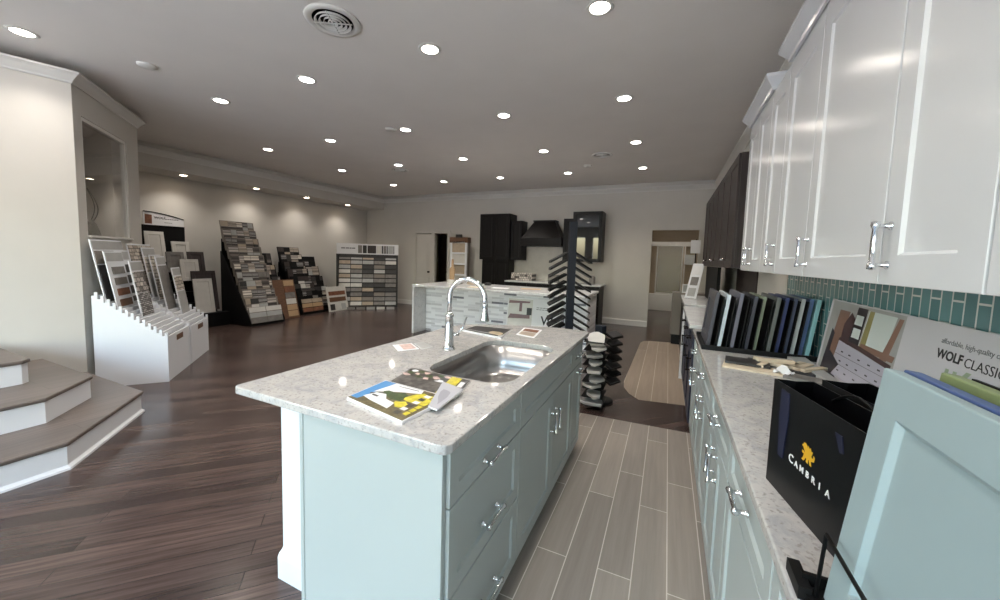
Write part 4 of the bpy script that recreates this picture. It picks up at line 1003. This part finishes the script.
for a, b, mt in ((.52, .62, 'midgrey'), (.64, .74, 'dark'), (.76, .98, 'brownwood'), (.99, 1.12, 'offwhite'), (1.125, 1.16, 'inkk'), (1.17, 1.24, 'midgrey'), (1.25, 1.28, 'inkk'), (1.29, 1.42, 'ltgrey'), (1.43, 1.45, 'inkk')):
    bm = newbm(); box(bm, (a, 1.47, -.24), (b, 1.68, -.236), 0, Mx); obj('header_picture', bm, mt, hd)
bm = newbm()
for k, (a, b) in enumerate(((.10, .20), (.215, .30), (.31, .36), (.37, .45))): box(bm, (a, 1.58, -.24), (b, 1.61, -.238), 0, Mx)
obj('lettering', bm, 'inkg', hd)
rr = random.Random(5); shades = ['ltgrey', 'offwhite', 'midgrey', 'dark', 'midgrey', 'beige', 'greige', 'ltgrey', 'dark']
cw = (LS-.08)/5
for r in range(11):
    for c in range(5):
        z = 1.36-r*.122; n0 = -.255+.016*r
        bm = newbm(); Mq = Mx @ Matrix.Translation((.04+c*cw, z-.06, n0)) @ Matrix.Rotation(-.35, 4, 'X')
        box(bm, (.008, 0, 0), (cw-.008, .10, .012), 0, Mq)
        m = rr.choice(['offwhite', 'ltgrey', 'ltgrey', 'beige', 'midgrey']) if c < 2 and r < 7 else rr.choice(shades)
        obj('swatch', bm, m, sw)
for c in range(6):
    bm = newbm(); p = Mx @ Vector((.12+c*.25, 0, .12)); box(bm, (-.10, 0, -.04), (.10, .06, .04), 0, Mx @ Matrix.Translation((.12+c*.25, 0.001, .10)))
    obj('shingle_piece', bm, rr.choice(['offwhite', 'ltgrey', 'midgrey']), None, '%s loose shingle piece from the left before the swatch stand' % ORD[c], 'shingle sample', 'loose shingle pieces on the floor', loc=(p.x, p.y, 0))

# ================================================================== PENINSULA
pn = thing('peninsula', 'white topped peninsula clad in pale stone mosaic across the room', 'peninsula', (-2.6, 6.2, 0))
PX0, PX1, PY0, PY1 = -4.30, -1.10, 5.56, 6.72
bm = newbm(); box(bm, (PX0, PY0, .874), (PX1, PY1, .914)); box(bm, (PX0, PY0, 0), (PX0+.04, PY1, .874)); obj('countertop', bm, 'quartzw', pn, bevel=.004)
bm = newbm(); box(bm, (PX0+.045, PY0+.38, 0), (PX1-.03, PY1-.02, .874)); obj('mosaic_body', bm, 'mosaic', pn)
G5 = 'small items on the peninsula'
for (x, y, w, d, h, mt, nm, ct, lab) in ((-4.0, 6.3, .14, .10, .07, 'offwhite', 'carton', 'box', 'small white carton at the left end of the peninsula top'), (-3.8, 6.25, .12, .10, .05, 'midgrey', 'carton', 'box', 'small grey carton beside the white one on the peninsula'),
        (-3.55, 6.3, .18, .12, .06, 'beige', 'carton', 'box', 'tan carton third from the peninsula end'), (-3.2, 6.35, .10, .1, .05, 'dark', 'carton', 'box', 'small dark carton near the tan one')):
    bxo(nm, (x, y, .914), (x+w, y+d, .914+h), mt, None, label=lab, cat=ct, loc=(x, y, .914), bevel=.004)
for x, y, w, lab, mt in ((-2.7, 6.0, .30, 'pale sheet lying in the middle of the peninsula top', 'paper'), (-2.2, 6.2, .35, 'tan sample sheet lying right of middle on the peninsula', 'tan'), (-3.1, 5.85, .28, 'cream sample sheet lying left of middle on the peninsula', 'cream')):
    bm = newbm(); box(bm, (-w/2, -.11, 0), (w/2, .11, .004), 0, Matrix.Rotation(.2, 4, 'Z')); obj('sample_sheet', bm, mt, None, lab, 'sheet', loc=(x, y, .914), local=True)
# printed board leaning on the peninsula front
sg = thing('display_poster', 'small poster with brown furniture picture and white panel leaning on the peninsula', 'poster', (-2.0, 5.5, 0))
a = math.radians(8); Mx = frameM((-2.50, 5.80, .004), (1, 0, 0), (0, math.sin(a), math.cos(a)), (0, -math.cos(a), math.sin(a)))
bm = newbm(); box(bm, (0, 0, 0), (.98, .78, .008), 0, Mx); obj('board', bm, 'paper', sg)
bm = newbm()
for kk, (p, mi) in enumerate((([(.02, .30), (.46, .30), (.46, .76), (.02, .76)], 0), ([(.02, .68), (.40, .70), (.42, .73), (.03, .73)], 1), ([(.22, .55), (.27, .55), (.27, .70), (.22, .70)], 1), ([(.36, .50), (.45, .50), (.45, .62), (.36, .62)], 2), ([(.02, .42), (.42, .44), (.42, .50), (.06, .50)], 1))):
    bm.faces.new([bm.verts.new(Mx @ Vector((u, v, .0085+.0002*kk))) for u, v in p]).material_index = mi
obj('printed_picture', bm, ['offwhite', pm('print mauve', (120, 88, 92), .4), 'inkk'], sg, recalc=False)
bm = newbm()
for z, l in ((.63, .34), (.60, .30)): 
    for i in range(6): box(bm, (.53+i*l/6, z, .008), (.53+i*l/6+l/7.5, z+.010, .0088), 0, Mx)
text(bm, 'W', .20, Mx @ Matrix.Translation((.62, .36, .009)), 1, .004)
obj('lettering', bm, ['inkg', 'inkk'], sg, recalc=False)

# ================================================================== BACK KITCHEN
def BK(x, z, y): return frameM((x, y, z), (1, 0, 0), (0, 0, 1), (0, -1, 0))
tc = thing('pantry_cabinet', 'tall black pantry cabinet left of the range hood', 'pantry cabinet', (-4.0, 8.6, 0))
bm = newbm(); box(bm, (-4.40, 8.42, 1.40), (-3.58, YB-.002, 2.54)); box(bm, (-4.36, 8.50, 0), (-3.62, YB-.002, 1.40)); obj('carcass', bm, 'espresso', tc)
front(tc, 'door', BK(-4.395, 1.405, 8.42), .40, 1.125, 'espresso', .07); front(tc, 'door', BK(-3.985, 1.405, 8.42), .40, 1.125, 'espresso', .07)
front(tc, 'door', BK(-4.355, .10, 8.50), .36, 1.28, 'espresso', .07); front(tc, 'door', BK(-3.985, .10, 8.50), .36, 1.28, 'espresso', .07)
def backupper(x0, x1, z0, z1, yf, label, glass=False):
    t = thing('wall_cabinet', label, 'wall cabinet', ((x0+x1)/2, 8.7, z0))
    if not glass:
        bm = newbm(); box(bm, (x0, yf, z0), (x1, YB-.002, z1)); obj('carcass', bm, 'espresso', t)
        front(t, 'door', BK(x0+.003, z0+.003, yf), x1-x0-.006, z1-z0-.006, 'espresso', .06)
    else:
        bm = newbm(); box(bm, (x0, yf, z0), (x1, YB-.002, z1)); obj('carcass', bm, 'espresso', t)
        bm = newbm(); fr = .065; Mx = BK(x0+.003, z0+.003, yf); w, h = x1-x0-.006, z1-z0-.006
        for a, b in (((0, 0), (w, fr)), ((0, h-fr), (w, h)), ((0, fr), (fr, h-fr)), ((w-fr, fr), (w, h-fr))): box(bm, (a[0], a[1], 0), (b[0], b[1], .02), 0, Mx)
        d = obj('door', bm, 'espresso', t)
        bm = newbm(); box(bm, (fr, fr, .004), (w-fr, h-fr, .009), 0, Mx); obj('glass_pane', bm, 'dglass', d)
backupper(-3.57, -3.29, 1.41, 2.37, 8.50, 'narrow black wall cabinet between pantry and hood')
backupper(-2.26, -2.04, 1.42, 2.40, 8.50, 'narrow black wall cabinet right of the range hood')
backupper(-2.03, -1.375, 1.42, 2.545, 8.44, 'black wall cabinet with a reflective glass door', True)
hd = thing('range_hood', 'black tapered range hood on the back wall', 'range hood', (-2.8, 8.6, 1.76))
bm = newbm(); box(bm, (-3.285, 8.36, 1.76), (-2.265, YB-.002, 1.95)); obj('apron', bm, 'espresso', hd, bevel=.004)
bm = newbm(); lo = [(-3.26, 8.38, 1.95), (-2.29, 8.38, 1.95), (-2.29, YB-.002, 1.95), (-3.26, YB-.002, 1.95)]; hi = [(-3.02, 8.60, 2.35), (-2.50, 8.60, 2.35), (-2.50, YB-.002, 2.35), (-3.02, YB-.002, 2.35)]
vl = [bm.verts.new(p) for p in lo]; vh = [bm.verts.new(p) for p in hi]; bm.faces.new(vl[::-1]); bm.faces.new(vh)
for i in range(4): bm.faces.new((vl[i], vl[(i+1) % 4], vh[(i+1) % 4], vh[i]))
obj('tapered_body', bm, 'espresso', hd)
bm = newbm(); box(bm, (-3.04, 8.58, 2.35), (-2.48, YB-.002, 2.38)); obj('cap', bm, 'espresso', hd)
bb = thing('base_cabinet', 'black base cabinets with pale top along the back wall', 'base cabinet', (-2.5, 8.5, 0))
bm = newbm(); box(bm, (-3.60, 8.26, .0), (-1.34, YB-.002, .88)); obj('carcass', bm, 'espresso', bb)
for k in range(4): front(bb, 'door', BK(-3.59+k*.562, .10, 8.26), .555, .76, 'espresso', .06)
bm = newbm(); box(bm, (-3.60, 8.22, .88), (-1.31, YB-.002, .915)); obj('countertop', bm, 'quartzw', bb, bevel=.003)
bm = newbm(); box(bm, (-3.60, YB-.012, .915), (-2.03, YB-.001, 1.75)); struct('wall_backsplash_kitchen', bm, 'offwhite')
bm = newbm(); box(bm, (-3.52, 8.45, .915), (-2.98, 8.75, 1.10)); obj('patterned_box', bm, SW[4], None, 'black and white patterned box on the back counter', 'box', loc=(-3.25, 8.6, .915), bevel=.004)
bm = newbm(); box(bm, (-2.62, 8.55, .915), (-2.38, 8.75, 1.08)); obj('grey_canister', bm, 'midgrey', None, 'grey canister on the back counter below the hood', 'canister', loc=(-2.5, 8.65, .915), bevel=.02)
bm = newbm(); lathe(bm, [(.06, 0), (.07, .02), (.07, .16), (.05, .18), (.03, .2)], 18); obj('grey_jar', bm, 'midgrey', None, 'grey jar at the right end of the back counter', 'jar', loc=(-1.55, 8.5, .915), local=True)
bm = newbm(); prism(bm, [(-.05, 0), (.05, 0), (.06, .28), (.02, .33), (.02, .48), (-.02, .48), (-.02, .33), (-.06, .28)], 0, .02, 0, frameM((-4.05, 6.55, .915), (1, 0, 0), (0, .05, 1), (0, -1, 0))); obj('cutting_paddle', bm, 'tan', None, 'upright tan wood paddle at the rear of the peninsula', 'cutting board', loc=(-4.05, 6.55, .915))
# swatch ladder beside the double door
ld = thing('sample_ladder', 'white ladder frame of pale samples beside the double doorway', 'display stand', (-5.05, 8.5, 0))
bm = newbm(); x0, x1, y = -5.30, -4.80, 8.45
box(bm, (x0, y, 0), (x0+.05, y+.05, 1.82)); box(bm, (x1-.05, y, 0), (x1, y+.05, 1.82))
for k in range(7): box(bm, (x0+.05, y-.01, .10+.285*k), (x1-.05, y+.05, .14+.285*k))
obj('frame', bm, 'whitep', ld)
bm = newbm(); box(bm, (x0-.02, y-.01, 1.82), (x1+.02, y+.18, 1.96)); obj('header', bm, 'brown', ld); bm = newbm(); box(bm, (x0+.18, y-.03, 1.95), (x0+.36, y+.0, 2.03)); obj('top_clip', bm, 'dark', ld)
for k in range(6):
    bm = newbm(); box(bm, (x0+.05, y+.02, .14+.285*k), (x1-.05, y+.03, .385+.285*k)); obj('sample_panel', bm, ['ltgrey', 'offwhite', 'offwhite', 'beige', 'offwhite', 'beige'][k], ld)
bm = newbm(); box(bm, (x0, y+.05, 0), (x1, y+.17, 1.82)); obj('back_box', bm, 'greige', ld)

# ================================================================== STONE SAMPLE TOWERS
def tower(x, y, hgt, z0, n, label, slab_label, group, pitch=.083, both=True, rz=0, arm=.26, tilt=24):
    t = thing('sample_tower', label, 'display tower', (x, y, 0), rz)
    bm = newbm(); box(bm, (-.042, -.10, .02), (.042, -.03, hgt)); obj('post', bm, 'slate', t, local=True)
    bm = newbm(); lathe(bm, [(.12, 0), (.12, .015), (.11, .022), (.05, .024)], 28); obj('base', bm, 'black', t, local=True)
    for k in range(n):
        for s in ((-1, 1) if both else (1,)):
            z = z0+pitch*k; a = math.radians(tilt)
            ux, uz = math.cos(a)*s, -math.sin(a)
            Mx = frameM((.035*s, 0, z), (ux, 0, uz), (0, 1, 0), Vector((ux, 0, uz)).cross(Vector((0, 1, 0))))
            bm = newbm(); box(bm, (0, -.06, -.005), (arm, .13, .005), 0, Mx); tr = obj('tray', bm, 'black', t, local=True)
            m = random.choice(['dark', 'black', 'dark', 'black'])
            sgn = 1 if Vector((ux, 0, uz)).cross(Vector((0, 1, 0))).z > 0 else -1
            bm = newbm(); o0 = .0055*sgn; o1 = .017*sgn
            box(bm, (.012, -.055, min(o0, o1)), (arm-.008, .125, max(o0, o1)), 0, Mx); obj('stone_chip', bm, m, tr, local=True)
    return t
tower(-1.03, 4.25, 1.88, .62, 12, 'tall black revolving tower of stone sample trays behind the island', '', '', both=True, rz=.42, arm=.235, tilt=30)
t2 = tower(-.555, 3.86, .80, .26, 7, 'low black tower of stone samples at the far end of the island', '', '', both=False, rz=-.45, arm=.115, pitch=.078)
G6 = 'pale stone samples on the low tower'
def stone(k, z, dx, dy, w, d, tilt, label):
    rr = random.Random(k+3); pts = []
    for i in range(9):
        a_ = 2*PI*i/9; pts.append((w/2*(1+rr.uniform(-.32, .2))*math.cos(a_), d/2*(1+rr.uniform(-.2, .15))*math.sin(a_)))
    bm = newbm(); prism(bm, pts, -.014, .014)
    o = obj('stone_sample', bm, 'offwhite' if k % 3 else 'ltgrey', None, label, 'stone sample', G6, local=True, bevel=.005)
    Mx = Matrix.Translation((-.60+dx, 3.64+dy, z)) @ Matrix.Rotation(tilt, 4, 'X'); o.matrix_world = Mx; W[o] = Mx
zsn = [.07, .15, .235, .30, .385, .465, .53, .61, .69]
for k, z in enumerate(zsn):
    Wt = W[t2]
    bm = newbm(); Mx = Matrix.Translation((-.60, 3.64, z-.022)) ; box(bm, (-.10, -.09, -.003), (.10, .20, .003), 0, Mx); obj('tray', bm, 'black', t2)
    stone(k, z+.0, [0, .012, -.01, .02, -.005, .015, -.012, .03, .0][k], -.02, [.24, .15, .17, .16, .19, .15, .2, .16, .19][k], .17, [.10, .14, .05, .16, .1, .18, .06, .14, .80][k], '%s pale stone sample from the floor on the low tower' % ORD[k])

# ================================================================== LIGHT, WORLD, CAMERA
w = bpy.data.worlds.new('sky'); bpy.context.scene.world = w; w.use_nodes = True; nt = w.node_tree
sky_n = N(nt, 'ShaderNodeTexSky', sky_type='NISHITA'); sky_n.sun_disc = False; sky_n.sun_elevation = math.radians(48); sky_n.sun_rotation = math.radians(60); sky_n.air_density = 1.6; sky_n.dust_density = 3
nt.links.new(sky_n.outputs[0], nt.nodes['Background'].inputs[0]); nt.nodes['Background'].inputs[1].default_value = 2.6
cam = bpy.data.cameras.new('camera'); co = bpy.data.objects.new('camera', cam); C.objects.link(co)
Rw = [[0.9100422831539751, 0.41348407252079594, 0.029222673449177654], [0.058369177976237266, -0.058031014308692924, -0.9966069638732626], [-0.4103852847438349, 0.9086601802378717, -0.07694540217452965]]
r, d, f = (Vector(x) for x in Rw)
u_, b_ = -d, -f
co.matrix_world = Matrix(((r.x, u_.x, b_.x, 0), (r.y, u_.y, b_.y, 0), (r.z, u_.z, b_.z, 1.45), (0, 0, 0, 1)))
cam.sensor_width = 36; cam.sensor_fit = 'HORIZONTAL'; cam.lens = 36*370/1000; cam.shift_y = -.0135; cam.clip_start = .02; cam.clip_end = 200
sc = bpy.context.scene; sc.camera = co
sc.view_settings.view_transform = 'Standard'; sc.view_settings.look = 'None'; sc.view_settings.gamma = 1; sc.view_settings.use_curve_mapping = False
sc.view_settings.exposure = .08
sc.cycles.use_denoising = True; sc.cycles.max_bounces = 8; sc.cycles.diffuse_bounces = 5; sc.cycles.sample_clamp_indirect = 6; sc.cycles.caustics_reflective = False; sc.cycles.caustics_refractive = False
